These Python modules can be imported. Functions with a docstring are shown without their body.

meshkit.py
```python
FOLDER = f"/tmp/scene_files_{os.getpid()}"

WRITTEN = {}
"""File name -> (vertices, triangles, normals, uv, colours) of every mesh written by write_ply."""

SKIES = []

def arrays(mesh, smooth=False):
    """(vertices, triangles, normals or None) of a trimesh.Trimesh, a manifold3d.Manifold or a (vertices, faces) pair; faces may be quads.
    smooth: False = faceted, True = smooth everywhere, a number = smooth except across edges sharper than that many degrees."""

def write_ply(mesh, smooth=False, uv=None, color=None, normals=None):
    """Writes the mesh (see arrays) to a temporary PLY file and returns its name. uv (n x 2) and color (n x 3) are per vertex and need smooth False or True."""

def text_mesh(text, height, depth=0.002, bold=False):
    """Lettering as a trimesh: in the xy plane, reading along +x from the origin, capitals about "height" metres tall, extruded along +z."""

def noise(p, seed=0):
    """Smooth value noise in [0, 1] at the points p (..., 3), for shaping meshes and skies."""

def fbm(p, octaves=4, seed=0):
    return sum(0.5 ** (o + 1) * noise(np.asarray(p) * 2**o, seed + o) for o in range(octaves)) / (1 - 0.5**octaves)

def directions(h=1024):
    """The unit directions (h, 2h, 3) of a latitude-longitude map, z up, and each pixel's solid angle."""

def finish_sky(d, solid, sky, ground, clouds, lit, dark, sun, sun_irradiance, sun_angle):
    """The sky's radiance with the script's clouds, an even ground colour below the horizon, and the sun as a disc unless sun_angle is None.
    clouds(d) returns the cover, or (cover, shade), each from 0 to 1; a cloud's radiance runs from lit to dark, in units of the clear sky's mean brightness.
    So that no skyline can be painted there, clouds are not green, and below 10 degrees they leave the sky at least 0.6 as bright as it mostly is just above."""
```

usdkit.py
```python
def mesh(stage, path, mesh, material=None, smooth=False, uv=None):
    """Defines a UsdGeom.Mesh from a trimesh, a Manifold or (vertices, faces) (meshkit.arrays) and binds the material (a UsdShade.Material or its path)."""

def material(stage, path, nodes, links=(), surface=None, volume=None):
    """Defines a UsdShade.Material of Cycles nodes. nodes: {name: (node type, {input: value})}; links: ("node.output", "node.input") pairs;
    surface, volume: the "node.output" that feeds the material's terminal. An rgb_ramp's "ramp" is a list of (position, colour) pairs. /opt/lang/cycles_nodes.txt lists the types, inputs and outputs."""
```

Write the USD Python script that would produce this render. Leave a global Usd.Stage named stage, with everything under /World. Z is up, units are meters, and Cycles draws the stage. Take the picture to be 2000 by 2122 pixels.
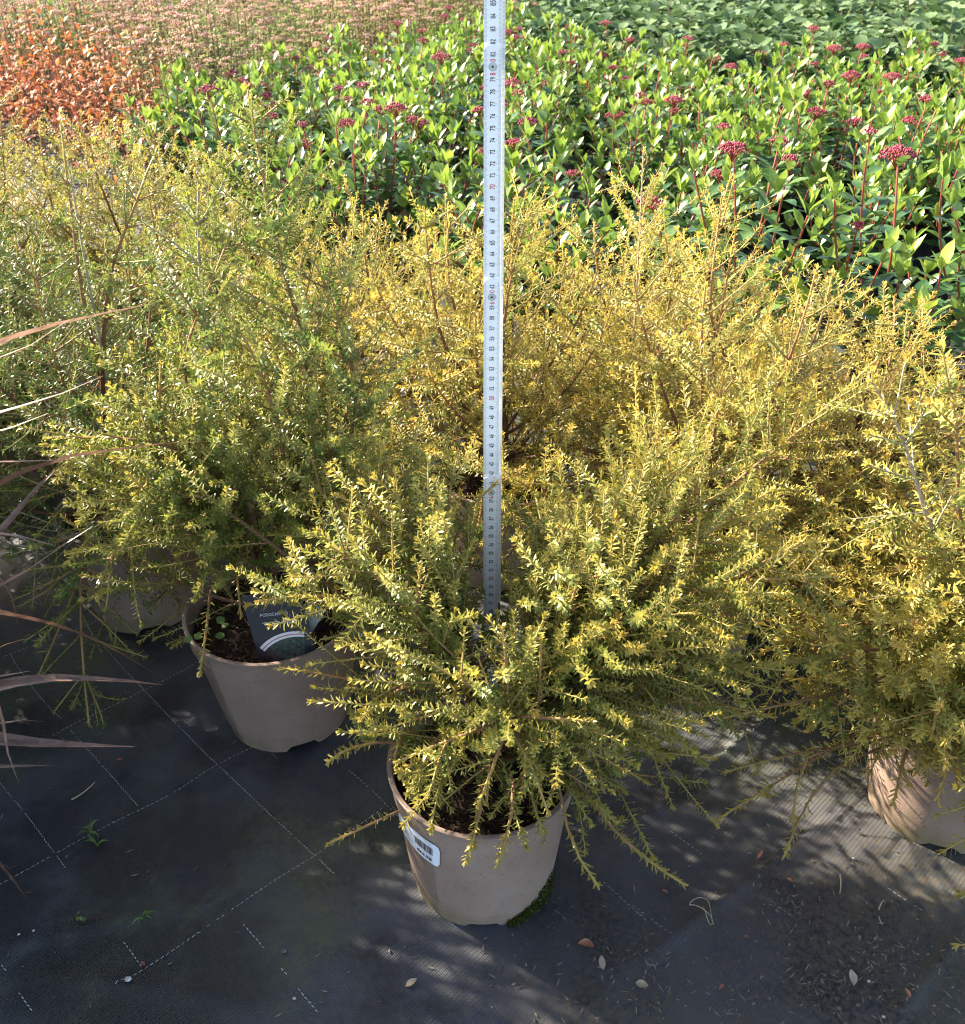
import math
import numpy as np, trimesh, usdkit, meshkit
from pxr import Usd, UsdGeom, UsdLux, UsdShade, Gf, Sdf, Vt

stage = Usd.Stage.CreateInMemory()
UsdGeom.SetStageUpAxis(stage, UsdGeom.Tokens.z)
UsdGeom.SetStageMetersPerUnit(stage, 1.0)
UsdGeom.Xform.Define(stage, '/World')
UsdGeom.Scope.Define(stage, '/World/Looks')

# ------------------------------------------------------------------ camera, sky, sun, exposure
CAM_H, PITCH, FPX, PW, PH = 0.909, math.radians(33.5), 1926.0, 2000.0, 2122.0
EXPOSURE = 2.2
cam = UsdGeom.Camera.Define(stage, '/World/camera')
cam.CreateHorizontalApertureAttr(36.0)
cam.CreateVerticalApertureAttr(36.0 * PH / PW)
cam.CreateFocalLengthAttr(36.0 * FPX / PW)
cam.CreateClippingRangeAttr(Gf.Vec2f(0.05, 300))
cam.CreateExposureAttr(EXPOSURE)
cam.CreateFStopAttr(16.0); cam.CreateFocusDistanceAttr(1.05)
_x = UsdGeom.Xformable(cam)
_x.AddTranslateOp().Set(Gf.Vec3d(0, 0, CAM_H)); _x.AddRotateXOp().Set(90 - math.degrees(PITCH))

SUN_EL = math.radians(30); SUN_DIR_H = (-0.86, 0.51)
_n = math.hypot(*SUN_DIR_H)
SUN = np.array([SUN_DIR_H[0] / _n * math.cos(SUN_EL), SUN_DIR_H[1] / _n * math.cos(SUN_EL), math.sin(SUN_EL)])
skym = usdkit.material(stage, '/World/Looks/sky_look', {
    's': ('sky_texture', {'sky_type': 'single_scattering', 'sun_disc': False, 'sun_elevation': SUN_EL, 'sun_rotation': math.atan2(SUN[0], SUN[1]), 'aerosol_density': 2.2}),
    'b': ('background_shader', {'strength': 0.082})}, [('s.color', 'b.color')], surface='b.background')
dome = UsdLux.DomeLight.Define(stage, '/World/sky')
UsdShade.MaterialBindingAPI.Apply(dome.GetPrim()).Bind(skym)
dome.GetPrim().SetCustomDataByKey('kind', 'structure')
sun = UsdLux.DistantLight.Define(stage, '/World/sun')
sun.CreateNormalizeAttr(True); sun.CreateIntensityAttr(1.25); sun.CreateAngleAttr(0.5); sun.CreateColorAttr(Gf.Vec3f(1.0, 0.90, 0.74))
_s = UsdGeom.Xformable(sun)
_s.AddRotateZOp().Set(math.degrees(math.atan2(SUN[1], SUN[0])) + 90)      # -z axis turned to shine from the sun
_s.AddRotateXOp().Set(-(90 - math.degrees(SUN_EL)) * -1)

# ------------------------------------------------------------------ helpers
taken = {}
def numbered(path):
    n = taken.get(path, -1) + 1
    taken[path] = n
    return path if n == 0 else f'{path}_{n:03d}'
def path_of(parent): return '/World' if parent is None else str(parent.GetPath())
def tag(o, label=None, cat=None, group=None, kind=None):
    for k, v in (('label', label), ('category', cat), ('group', group), ('kind', kind)):
        if v: o.SetCustomDataByKey(k, v)
    return o
def obj(name, mesh, mat, parent=None, smooth=False, tint=None, **kw):
    m = usdkit.mesh(stage, numbered(path_of(parent) + '/' + name), mesh, M[mat], smooth=smooth)
    if tint is not None:
        UsdGeom.PrimvarsAPI(m).CreatePrimvar('tint', Sdf.ValueTypeNames.FloatArray, 'vertex').Set(Vt.FloatArray.FromNumpy(np.asarray(tint, np.float32)))
    return tag(m.GetPrim(), **kw)
def thing(name, label, cat, loc=(0, 0, 0), rz=0.0, sc=1.0, group=None, path=None):
    x = UsdGeom.Xform.Define(stage, path or numbered('/World/' + name))
    x.AddTranslateOp().Set(Gf.Vec3d(*map(float, loc)))
    if rz: x.AddRotateZOp().Set(math.degrees(rz))
    if sc != 1.0: x.AddScaleOp().Set(Gf.Vec3f(*([sc] * 3 if np.ndim(sc) == 0 else sc)))
    return tag(x.GetPrim(), label, cat, group)
def copy_of(proto, name, label, cat, loc, rz, sc, group):
    t = thing(name, label, cat, loc, rz, sc, group)
    t.GetReferences().AddInternalReference(proto); t.SetInstanceable(True)
    return t
_c, _si = math.cos(PITCH), math.sin(PITCH)
def ray(px, py):
    a, b = (px - PW / 2) / FPX, -(py - PH / 2) / FPX
    return np.array([a, _c + b * _si, -_si + b * _c])
def V(px, py, Y):
    d = ray(px, py); return np.array([0, 0, CAM_H]) + d * (Y / d[1])
def G(px, py, z=0.0):
    d = ray(px, py); return np.array([0, 0, CAM_H]) + d * ((z - CAM_H) / d[2])
def unit(v):
    v = np.asarray(v, float); return v / np.maximum(np.linalg.norm(v, axis=-1, keepdims=True), 1e-9)
class MB:
    """collects vertices, faces and a per-vertex tint into one mesh"""
    def __init__(s): s.v, s.f, s.t, s.n = [], [], [], 0
    def add(s, v, f, t=0.0):
        v = np.asarray(v, float)
        if len(v) == 0: return
        s.v.append(v); s.f.append(np.asarray(f, int) + s.n); s.t.append(np.broadcast_to(np.asarray(t, float), (len(v),))); s.n += len(v)
    def tm(s, m, t=0.0): s.add(m.vertices, m.faces, t)
    def get(s): return (np.vstack(s.v), np.vstack(s.f)), np.concatenate(s.t)
def frame(T):
    T = unit(T)
    a = np.where(np.abs(T[..., 2:3]) < 0.9, np.array([0, 0, 1.0]), np.array([1.0, 0, 0]))
    U = unit(np.cross(a, T)); return U, np.cross(T, U)
def tube(path, r0, r1, sides=5, cap=True):
    p = np.asarray(path, float); n = len(p)
    T = np.gradient(p, axis=0); U, W = frame(T)
    r = np.linspace(r0, r1, n)[:, None, None]
    a = np.arange(sides) / sides * 2 * np.pi
    ring = p[:, None] + r * (np.cos(a)[None, :, None] * U[:, None] + np.sin(a)[None, :, None] * W[:, None])
    v = ring.reshape(-1, 3)
    i, j = np.meshgrid(np.arange(n - 1), np.arange(sides), indexing='ij'); i, j = i.ravel(), j.ravel(); k = (j + 1) % sides
    q = np.stack([i * sides + j, i * sides + k, (i + 1) * sides + k, (i + 1) * sides + j], 1)
    f = np.vstack([q[:, [0, 1, 2]], q[:, [0, 2, 3]]])
    v = np.vstack([v, p[-1:] + unit(T[-1:]) * r1 * .6])
    j = np.arange(sides); b = (n - 1) * sides
    f = np.vstack([f, np.stack([b + j, b + (j + 1) % sides, np.full(sides, len(v) - 1)], 1)])
    return v, f
def bezier(pts, n):
    p = np.asarray(pts, float); t = np.linspace(0, 1, n)[:, None]
    if len(p) == 2: return p[0] * (1 - t) + p[1] * t
    if len(p) == 3: return (1 - t) ** 2 * p[0] + 2 * t * (1 - t) * p[1] + t ** 2 * p[2]
    from scipy.interpolate import PchipInterpolator
    s = np.r_[0, np.cumsum(np.linalg.norm(np.diff(p, axis=0), axis=1))]
    return PchipInterpolator(s / s[-1], p)(t[:, 0])
def through(pts, n):
    from scipy.interpolate import PchipInterpolator
    p = np.asarray(pts, float); s = np.r_[0, np.cumsum(np.linalg.norm(np.diff(p, axis=0), axis=1))]
    return PchipInterpolator(s / s[-1], p)(np.linspace(0, 1, n))

# ------------------------------------------------------------------ materials
M = {}
def mat(name, nodes, links, surface='p.BSDF'):
    M[name] = usdkit.material(stage, '/World/Looks/' + name, nodes, links, surface=surface)
def plain(name, col, rough=.6, spec=.4, scale=60, var=.25, bump=0.0, metal=0.0):
    c = np.array(col)
    nodes = {'g': ('texture_coordinate', {}), 'n': ('noise_texture', {'scale': scale, 'detail': 4}),
             'r': ('rgb_ramp', {'ramp': [(.3, c * (1 - var)), (.7, c * (1 + var))]}),
             'p': ('principled_bsdf', {'roughness': rough, 'specular_ior_level': spec, 'metallic': metal})}
    links = [('g.object', 'n.vector'), ('n.fac', 'r.fac'), ('r.color', 'p.base_color')]
    if bump:
        nodes['b'] = ('bump', {'strength': bump, 'distance': .002}); links += [('n.fac', 'b.height'), ('b.normal', 'p.normal')]
    mat(name, nodes, links)
def leafy(name, ramp, rough=.4, spec=.5, trans=.35, tcol=1.3, rnd=.22, coat=0.0, mott=None):
    """leaf colour from the mesh's tint (age along the shoot) plus a per-leaf variation; light passes through the blade"""
    nodes = {'a': ('attribute', {'attribute': 'tint'}), 'g': ('geometry', {}),
             'm': ('math', {'math_type': 'multiply_add', 'value2': rnd, 'value3': -rnd / 2}),
             's': ('math', {'math_type': 'add', 'use_clamp': True}), 'r': ('rgb_ramp', {'ramp': ramp}),
             'h': ('hsv', {'saturation': 1.05, 'value': tcol}),
             'p': ('principled_bsdf', {'roughness': rough, 'specular_ior_level': spec, 'coat_weight': coat, 'coat_roughness': .25}),
             't': ('translucent_bsdf', {}), 'x': ('mix_closure', {'fac': trans})}
    links = [('g.random_per_island', 'm.value1'), ('a.fac', 's.value1'), ('m.value', 's.value2'), ('s.value', 'r.fac'),
             ('r.color', 'p.base_color'), ('r.color', 'h.color'), ('h.color', 't.color'), ('p.BSDF', 'x.closure1'), ('t.BSDF', 'x.closure2')]
    if mott:                                            # blotches, dust and worn streaks of their own shape
        sc, amt = mott
        nodes.update({'tc': ('texture_coordinate', {}), 'mp': ('mapping', {'scale': sc}), 'no': ('noise_texture', {'scale': 1.0, 'detail': 5, 'roughness': .65}),
                      'mr': ('rgb_ramp', {'ramp': [(.32, [1 - amt] * 3), (.5, [1, 1, 1]), (.72, [1 + amt * .8] * 3)]}), 'mm': ('mix_color', {'blend_type': 'multiply', 'fac': 1.0})})
        links = [q for q in links if q[0] != 'r.color'] + [('tc.object', 'mp.vector'), ('mp.vector', 'no.vector'), ('no.fac', 'mr.fac'), ('r.color', 'mm.a'), ('mr.color', 'mm.b'), ('mm.result', 'p.base_color'), ('mm.result', 'h.color')]
    mat(name, nodes, links, 'x.closure')

# needles: 0 deep shade-grown green .. 0.5 olive .. 0.8 gold .. 1 bronzed
leafy('needle_look', [(0, (.065, .125, .03)), (.25, (.175, .225, .05)), (.5, (.345, .335, .08)), (.75, (.53, .415, .092)), (.9, (.60, .44, .11)), (1, (.53, .31, .13))], rough=.42, spec=.45, trans=.33, tcol=1.25, rnd=.28)
leafy('twig_look', [(0, (.11, .055, .035)), (.45, (.27, .14, .06)), (.7, (.36, .23, .08)), (1, (.42, .34, .11))], rough=.6, spec=.3, trans=0.0, rnd=.05)
plain('bark_look', (.15, .085, .05), .8, .2, 220, .5, .6)
plain('pale_bark_look', (.36, .29, .21), .75, .2, 220, .35, .5)
leafy('glossy_leaf_look', [(0, (.04, .10, .030)), (.3, (.125, .215, .05)), (.6, (.24, .34, .06)), (.85, (.37, .44, .07)), (1, (.45, .47, .09))], rough=.4, spec=.55, trans=.25, tcol=1.45, rnd=.42, coat=.25, mott=((70, 70, 70), .4))
leafy('red_stem_look', [(0, (.10, .03, .02)), (1, (.33, .075, .045))], rough=.45, spec=.4, trans=0, rnd=.3)
leafy('bud_look', [(0, (.26, .03, .06)), (.6, (.50, .085, .14)), (1, (.68, .22, .27))], rough=.5, spec=.35, trans=.1, rnd=.5)
leafy('orange_leaf_look', [(0, (.48, .15, .07)), (.4, (.64, .27, .08)), (.75, (.70, .40, .12)), (1, (.36, .36, .10))], rough=.5, spec=.4, trans=.25, tcol=1.0, rnd=.8)
leafy('heath_leaf_look', [(0, (.17, .24, .06)), (.5, (.38, .33, .15)), (1, (.52, .38, .24))], rough=.6, spec=.3, trans=.3, rnd=.5)
leafy('heath_flower_look', [(0, (.56, .36, .25)), (.6, (.68, .48, .36)), (1, (.84, .48, .52))], rough=.6, spec=.3, trans=.25, rnd=.4)
leafy('grey_leaf_look', [(0, (.05, .10, .04)), (.5, (.14, .215, .09)), (1, (.27, .34, .16))], rough=.7, spec=.35, trans=.2, rnd=.4)
leafy('flax_look', [(0, (.15, .085, .06)), (.5, (.29, .17, .12)), (1, (.43, .28, .21))], rough=.4, spec=.5, trans=.2, rnd=.3, mott=((25, 160, 160), .5))
leafy('weed_look', [(0, (.10, .18, .04)), (1, (.24, .34, .08))], rough=.5, spec=.35, trans=.3, rnd=.3)
leafy('moss_look', [(0, (.03, .04, .008)), (1, (.13, .15, .02))], rough=.9, spec=.1, trans=.1, rnd=.6)
leafy('soil_look', [(0, (.03, .017, .010)), (.4, (.11, .055, .032)), (.75, (.26, .14, .085)), (1, (.5, .38, .27))], rough=.85, spec=.2, trans=0, rnd=.9)
leafy('litter_look', [(0, (.14, .11, .08)), (.35, (.30, .26, .20)), (.7, (.24, .22, .15)), (1, (.55, .53, .47))], rough=.8, spec=.2, trans=.1, rnd=1.0)
plain('dry_leaf_look', (.36, .15, .09), .7, .3, 150, .35)
plain('pale_leaf_look', (.40, .31, .21), .7, .3, 150, .2)
plain('straw_look', (.45, .36, .23), .7, .3, 150, .2)
plain('stone_look', (.45, .43, .40), .8, .3, 120, .3)
plain('dark_stone_look', (.10, .10, .10), .8, .3, 120, .3)
plain('thread_look', (.46, .48, .47), .7, .2, 300, .25)
plain('black_pot_look', (.028, .028, .03), .5, .4, 50, .3)
plain('terracotta_look', (.36, .14, .075), .75, .25, 30, .25)
plain('wall_stone_look', (.30, .29, .27), .85, .2, 25, .35, .5)
plain('label_white', (.80, .82, .86), .4, .4, 30, .02)
plain('ink_black', (.02, .02, .025), .5, .3, 30, .05)
plain('ink_grey', (.33, .34, .37), .5, .3, 30, .05)
plain('ink_red', (.62, .03, .08), .5, .3, 30, .05)
plain('card_black', (.022, .023, .03), .35, .5, 30, .05)
plain('print_red', (.55, .12, .08), .4, .4, 30, .05)
plain('print_photo', (.03, .06, .05), .4, .4, 260, .9)
plain('ruler_white', (.86, .84, .79), .38, .5, 40, .04)
plain('ruler_edge', (.66, .62, .48), .45, .4, 40, .08)
plain('tick_ink', (.14, .145, .16), .5, .3, 30, .05)
plain('rivet_metal', (.42, .42, .42), .35, .5, 200, .15, 0, .9)
plain('rust_metal', (.25, .12, .06), .6, .4, 200, .3)
plain('gravel_look', (.13, .12, .10), .9, .2, 14, .3, .4)

# taupe plastic pots: speckled, algae creeping up from the base
mat('pot_look', {
    'tc': ('texture_coordinate', {}), 'sep': ('mapping', {'mapping_type': 'point'}),
    'n1': ('noise_texture', {'scale': 14, 'detail': 8, 'roughness': .7}), 'vo': ('voronoi_texture', {'scale': 150}),
    'spk': ('rgb_ramp', {'ramp': [(0, (.35, .35, .35)), (.11, (.45, .45, .45)), (.17, (1, 1, 1)), (1, (1, 1, 1))]}),
    'base': ('rgb_ramp', {'ramp': [(.28, (.205, .140, .105)), (.5, (.27, .188, .144)), (.72, (.31, .228, .18))]}),
    'mul': ('mix_color', {'blend_type': 'multiply', 'fac': .8}),
    'alg': ('attribute', {'attribute': 'tint'}), 'n2': ('noise_texture', {'scale': 34, 'detail': 6, 'roughness': .7}),
    'am': ('math', {'math_type': 'multiply_add', 'value2': .95, 'value3': -.52}), 'as': ('math', {'math_type': 'add'}),
    'ar': ('map_range', {'from_min': .12, 'from_max': .55, 'to_max': .85, 'clamp': True}),
    'mx': ('mix_color', {'b': (.115, .105, .03)}),
    'bp': ('bump', {'strength': .35, 'distance': .0008}), 'nf': ('noise_texture', {'scale': 420, 'detail': 2, 'roughness': .6}),
    'p': ('principled_bsdf', {'roughness': .48, 'specular_ior_level': .4})},
    [('tc.object', 'n1.vector'), ('tc.object', 'vo.vector'), ('tc.object', 'n2.vector'), ('vo.distance', 'spk.fac'), ('n1.fac', 'base.fac'),
     ('base.color', 'mul.a'), ('spk.color', 'mul.b'), ('n2.fac', 'am.value1'), ('am.value', 'as.value1'), ('alg.fac', 'as.value2'),
     ('as.value', 'ar.value'), ('ar.result', 'mx.fac'), ('mul.result', 'mx.a'), ('mx.result', 'p.base_color'), ('tc.object', 'nf.vector'), ('nf.fac', 'bp.height'), ('bp.normal', 'p.normal')])

# woven ground cover: fine ribs along the two thread directions, dust, algae, damp stains
TH = math.radians(44)
mat('fabric_look', {
    'tc': ('texture_coordinate', {}), 'rot': ('mapping', {'rotation': (0, 0, -TH)}),
    'w1': ('wave_texture', {'bands_direction': 'x', 'scale': 150, 'distortion': .5, 'detail': 1, 'detail_scale': 3}),
    'w2': ('wave_texture', {'bands_direction': 'y', 'scale': 75, 'distortion': .5, 'detail': 1, 'detail_scale': 3}),
    'ws': ('math', {'math_type': 'multiply_add', 'value2': .45, 'value3': 0}),
    'wa': ('math', {'math_type': 'add'}),
    'n1': ('noise_texture', {'scale': 6.5, 'detail': 9, 'roughness': .68}), 'n2': ('noise_texture', {'scale': 3.2, 'detail': 6, 'roughness': .65}),
    'n3': ('noise_texture', {'scale': 160, 'detail': 5, 'roughness': .75}), 'm2': ('mapping', {'location': (3.1, 7.7, 0)}),
    'm3': ('mapping', {'location': (9.4, 2.2, 0)}), 'n4': ('noise_texture', {'scale': 4.2, 'detail': 6, 'roughness': .7}),
    'rib': ('rgb_ramp', {'ramp': [(.0, (.016, .017, .021)), (1, (.056, .062, .076))]}),
    'st': ('rgb_ramp', {'ramp': [(.40, (.25, .24, .27)), (.47, (.8, .8, .8)), (.60, (1.5, 1.45, 1.4)), (.7, (2.0, 1.95, 1.9))]}),
    'mul': ('mix_color', {'blend_type': 'multiply', 'fac': 1.0}),
    'alm': ('map_range', {'from_min': .46, 'from_max': .62, 'to_max': .85, 'clamp': True}), 'alx': ('math', {'math_type': 'multiply'}),
    'al3': ('map_range', {'from_min': .35, 'from_max': .62, 'clamp': True}),
    'alg': ('mix_color', {'b': (.085, .092, .028)}), 'du': ('map_range', {'from_min': .46, 'from_max': .68, 'to_max': .5, 'clamp': True}), 'du3': ('map_range', {'from_min': .30, 'from_max': .62, 'clamp': True}), 'dux': ('math', {'math_type': 'multiply'}), 'dus': ('mix_color', {'b': (.078, .083, .092)}),
    'da': ('attribute', {'attribute': 'damp'}), 'dac': ('mix_color', {'b': (.010, .010, .012)}),
    'dm': ('attribute', {'attribute': 'tint'}), 'dn': ('map_range', {'from_min': .42, 'from_max': .66, 'clamp': True}),
    'dx': ('math', {'math_type': 'multiply'}), 'dst': ('mix_color', {'b': (.090, .070, .050)}),
    'bp': ('bump', {'strength': .4, 'distance': .0013}),
    'p': ('principled_bsdf', {'roughness': .58, 'specular_ior_level': .55})},
    [('tc.object', 'rot.vector'), ('rot.vector', 'w1.vector'), ('rot.vector', 'w2.vector'), ('w2.fac', 'ws.value1'), ('w1.fac', 'wa.value1'), ('ws.value', 'wa.value2'),
     ('tc.object', 'n1.vector'), ('tc.object', 'm2.vector'), ('m2.vector', 'n2.vector'), ('tc.object', 'n3.vector'), ('tc.object', 'm3.vector'), ('m3.vector', 'n4.vector'),
     ('wa.value', 'rib.fac'), ('n1.fac', 'st.fac'), ('rib.color', 'mul.a'), ('st.color', 'mul.b'),
     ('n2.fac', 'alm.value'), ('n3.fac', 'al3.value'), ('alm.result', 'alx.value1'), ('al3.result', 'alx.value2'), ('alx.value', 'alg.fac'), ('n4.fac', 'du.value'), ('n3.fac', 'du3.value'), ('du.result', 'dux.value1'), ('du3.result', 'dux.value2'), ('dux.value', 'dus.fac'), ('mul.result', 'dus.a'), ('dus.result', 'alg.a'),
     ('n3.fac', 'dn.value'), ('dn.result', 'dx.value1'), ('dm.fac', 'dx.value2'), ('dx.value', 'dst.fac'), ('alg.result', 'dac.a'), ('da.fac', 'dac.fac'), ('dac.result', 'dst.a'),
     ('dst.result', 'p.base_color'), ('wa.value', 'bp.height'), ('bp.normal', 'p.normal')])

# ------------------------------------------------------------------ ground
FOLDS = [(G(1610, 1478), G(1311, 1717)), (G(1720, 1700), G(1310, 2010)), (G(2000, 1930), G(1840, 2122)), (G(0, 1960), G(420, 1870)), (G(60, 2010), G(520, 2080))]
def ground_z(x, y):
    x, y = np.broadcast_arrays(np.asarray(x, float), np.asarray(y, float))
    p = np.stack([x, y, np.zeros_like(x)], -1)
    near = np.clip((2.2 - np.hypot(x, y - 0.8)) / .6, 0, 1)
    z = (meshkit.fbm(p * 7.0, 3, 5) - .5) * .010 * near + (meshkit.fbm(p * [26.0, 9.0, 1.0], 2, 8) - .5) * .0022 * near
    for a, b in FOLDS:
        d = b[:2] - a[:2]; L = np.linalg.norm(d); d = d / L
        s = (x - a[0]) * d[0] + (y - a[1]) * d[1]; c = (x - a[0]) * -d[1] + (y - a[1]) * d[0]
        z = z + .0045 * np.exp(-(c / .006) ** 2) * np.clip(np.minimum(s, L - s) / .05 + .3, 0, 1) * near
    return z
gx = np.r_[-60, -25, -10, -5, -3, np.arange(-2, -.9, .1), np.arange(-.9, .9, .008), np.arange(.9, 2.05, .1), 3, 5, 10, 25, 60]
gy = np.r_[-20, -5, -1, 0, np.arange(.2, 1.3, .008), np.arange(1.3, 3, .1), 4, 6, 9.6]
X, Y = np.meshgrid(gx, gy)
gv = np.stack([X, Y, ground_z(X, Y)], -1).reshape(-1, 3)
i, j = np.meshgrid(np.arange(len(gy) - 1), np.arange(len(gx) - 1), indexing='ij'); i, j = i.ravel(), j.ravel(); w = len(gx)
gf = np.stack([i * w + j, i * w + j + 1, (i + 1) * w + j + 1, (i + 1) * w + j], 1)
dirt = 1.25 * np.clip((.70 - gv[:, 1] + .35 * gv[:, 0]) / .25, 0, 1) * np.clip((gv[:, 0] + .15) / .3, .15, 1) + .10
M_ground = obj('ground', (gv, gf), 'fabric_look', smooth=True, tint=dirt, kind='structure')
damp = np.zeros(len(gv)); _r = np.random.default_rng(6)          # damp stains left by drips
for px, py, r in [(125, 1705, .035), (20, 1880, .04), (110, 2040, .04), (270, 2050, .05), (330, 1960, .03), (430, 2030, .055), (470, 1960, .03), (180, 1960, .03), (360, 2110, .06), (60, 1500, .03), (350, 1450, .025), (400, 1760, .05), (260, 1790, .05)]:
    c = G(px, py); w_ = (meshkit.fbm(gv * [60, 60, 1], 4, 9) - .5) * 1.5
    damp = np.maximum(damp, np.clip(1.6 - np.hypot(gv[:, 0] - c[0], (gv[:, 1] - c[1]) * .8) / r + w_, 0, 1) * .8)
UsdGeom.PrimvarsAPI(M_ground).CreatePrimvar('damp', Sdf.ValueTypeNames.FloatArray, 'vertex').Set(Vt.FloatArray.FromNumpy(damp.astype(np.float32)))
path_v = np.array([[-60, 9.59, -.012], [60, 9.59, -.012], [60, 80, -.012], [-60, 80, -.012]])
obj('path', (path_v, np.array([[0, 1, 2, 3]])), 'gravel_look', kind='structure')

# woven-in tracer threads: each a row of short white stitches lying on the fabric
def thread(px, seed, keep=lambda s: True, wid=.00055, dash=.0042, gap=.0016):
    r = np.random.default_rng(seed); pts = through([G(*p)[:2].tolist() + [0] for p in px], 60)
    s = np.r_[0, np.cumsum(np.linalg.norm(np.diff(pts, axis=0), axis=1))]; L = s[-1]; b = MB(); q = 0.0
    while q < L - dash:
        if keep(q / L) and r.random() > .06:
            a = [np.interp(q, s, pts[:, k]) for k in (0, 1)]; c = [np.interp(q + dash * r.uniform(.8, 1.05), s, pts[:, k]) for k in (0, 1)]
            d = unit(np.array(c) - a); n = np.array([-d[1], d[0]]); o = n * r.normal(0, .00035)
            a, c = np.array(a) + o, np.array(c) - o; m = (a + c) / 2
            ww = wid * r.uniform(.6, 1.1)
            pl = np.array([a - n * ww * .5, a + n * ww * .5, m + n * ww, c + n * ww * .5, c - n * ww * .5, m - n * ww])
            z = ground_z(pl[:, 0], pl[:, 1]) + .0012; z[[2, 5]] += .0004
            b.add(np.c_[pl, z], [[0, 1, 2], [0, 2, 5], [5, 2, 3], [5, 3, 4]])
        q += dash + gap
    if b.n: obj('tracer_thread', b.get()[0], 'thread_look', M_ground)
thread([(-60, 1868), (7, 1833), (112, 1773), (187, 1732), (351, 1648), (448, 1587), (523, 1549), (640, 1490)], 1)
thread([(240, 2042), (306, 2003), (430, 1919), (575, 1822), (687, 1753), (800, 1670)], 2)
thread([(60, 1545), (101, 1527), (149, 1501), (306, 1426), (407, 1372)], 3, wid=.0006)
thread([(-40, 1388), (0, 1369), (194, 1290), (300, 1245)], 4, wid=.0006)
thread([(-60, 1545), (0, 1624), (49, 1684), (138, 1803)], 5, wid=.0005, gap=.0006)
thread([(146, 1512), (288, 1673)], 6, wid=.0005, gap=.0006)
thread([(299, 1430), (374, 1508), (448, 1583), (568, 1695), (695, 1815)], 7, wid=.0005, gap=.0006)
thread([(165, 1280), (235, 1362), (299, 1430)], 8, wid=.0005, gap=.0006)
thread([(22, 1357), (45, 1395), (130, 1492)], 9, wid=.0005, gap=.0006)
thread([(504, 1915), (549, 1967), (585, 2010), (612, 2042), (660, 2100)], 10, lambda s: (s < .28) or (.52 < s < .6) or s > .72, wid=.0006)
thread([(255, 1950), (283, 1988), (296, 2008)], 11, wid=.0006)
thread([(2, 2000), (12, 2012), (36, 2052), (70, 2100)], 12, lambda s: s < .15 or s > .4, wid=.0006)
thread([(721, 1598), (777, 1646), (830, 1700)], 13, wid=.0005)
thread([(1700, 1330), (1599, 1486), (1487, 1572), (1446, 1609)], 14, wid=.0004, dash=.003, gap=.003)
thread([(1390, 1721), (1461, 1773)], 15, wid=.0004); thread([(1310, 1662), (1340, 1686)], 16, wid=.0004)
thread([(1310, 1878), (1400, 1945)], 17, wid=.0004); thread([(1612, 1880), (1650, 1905)], 18, wid=.0005)
thread([(1840, 1840), (1920, 1890)], 19, wid=.0005)
thread([(1250, 1830), (1345, 1915)], 20, wid=.0004)
thread([(540, 1530), (590, 1590), (640, 1640)], 21, lambda s: s < .4, wid=.0004)

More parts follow.
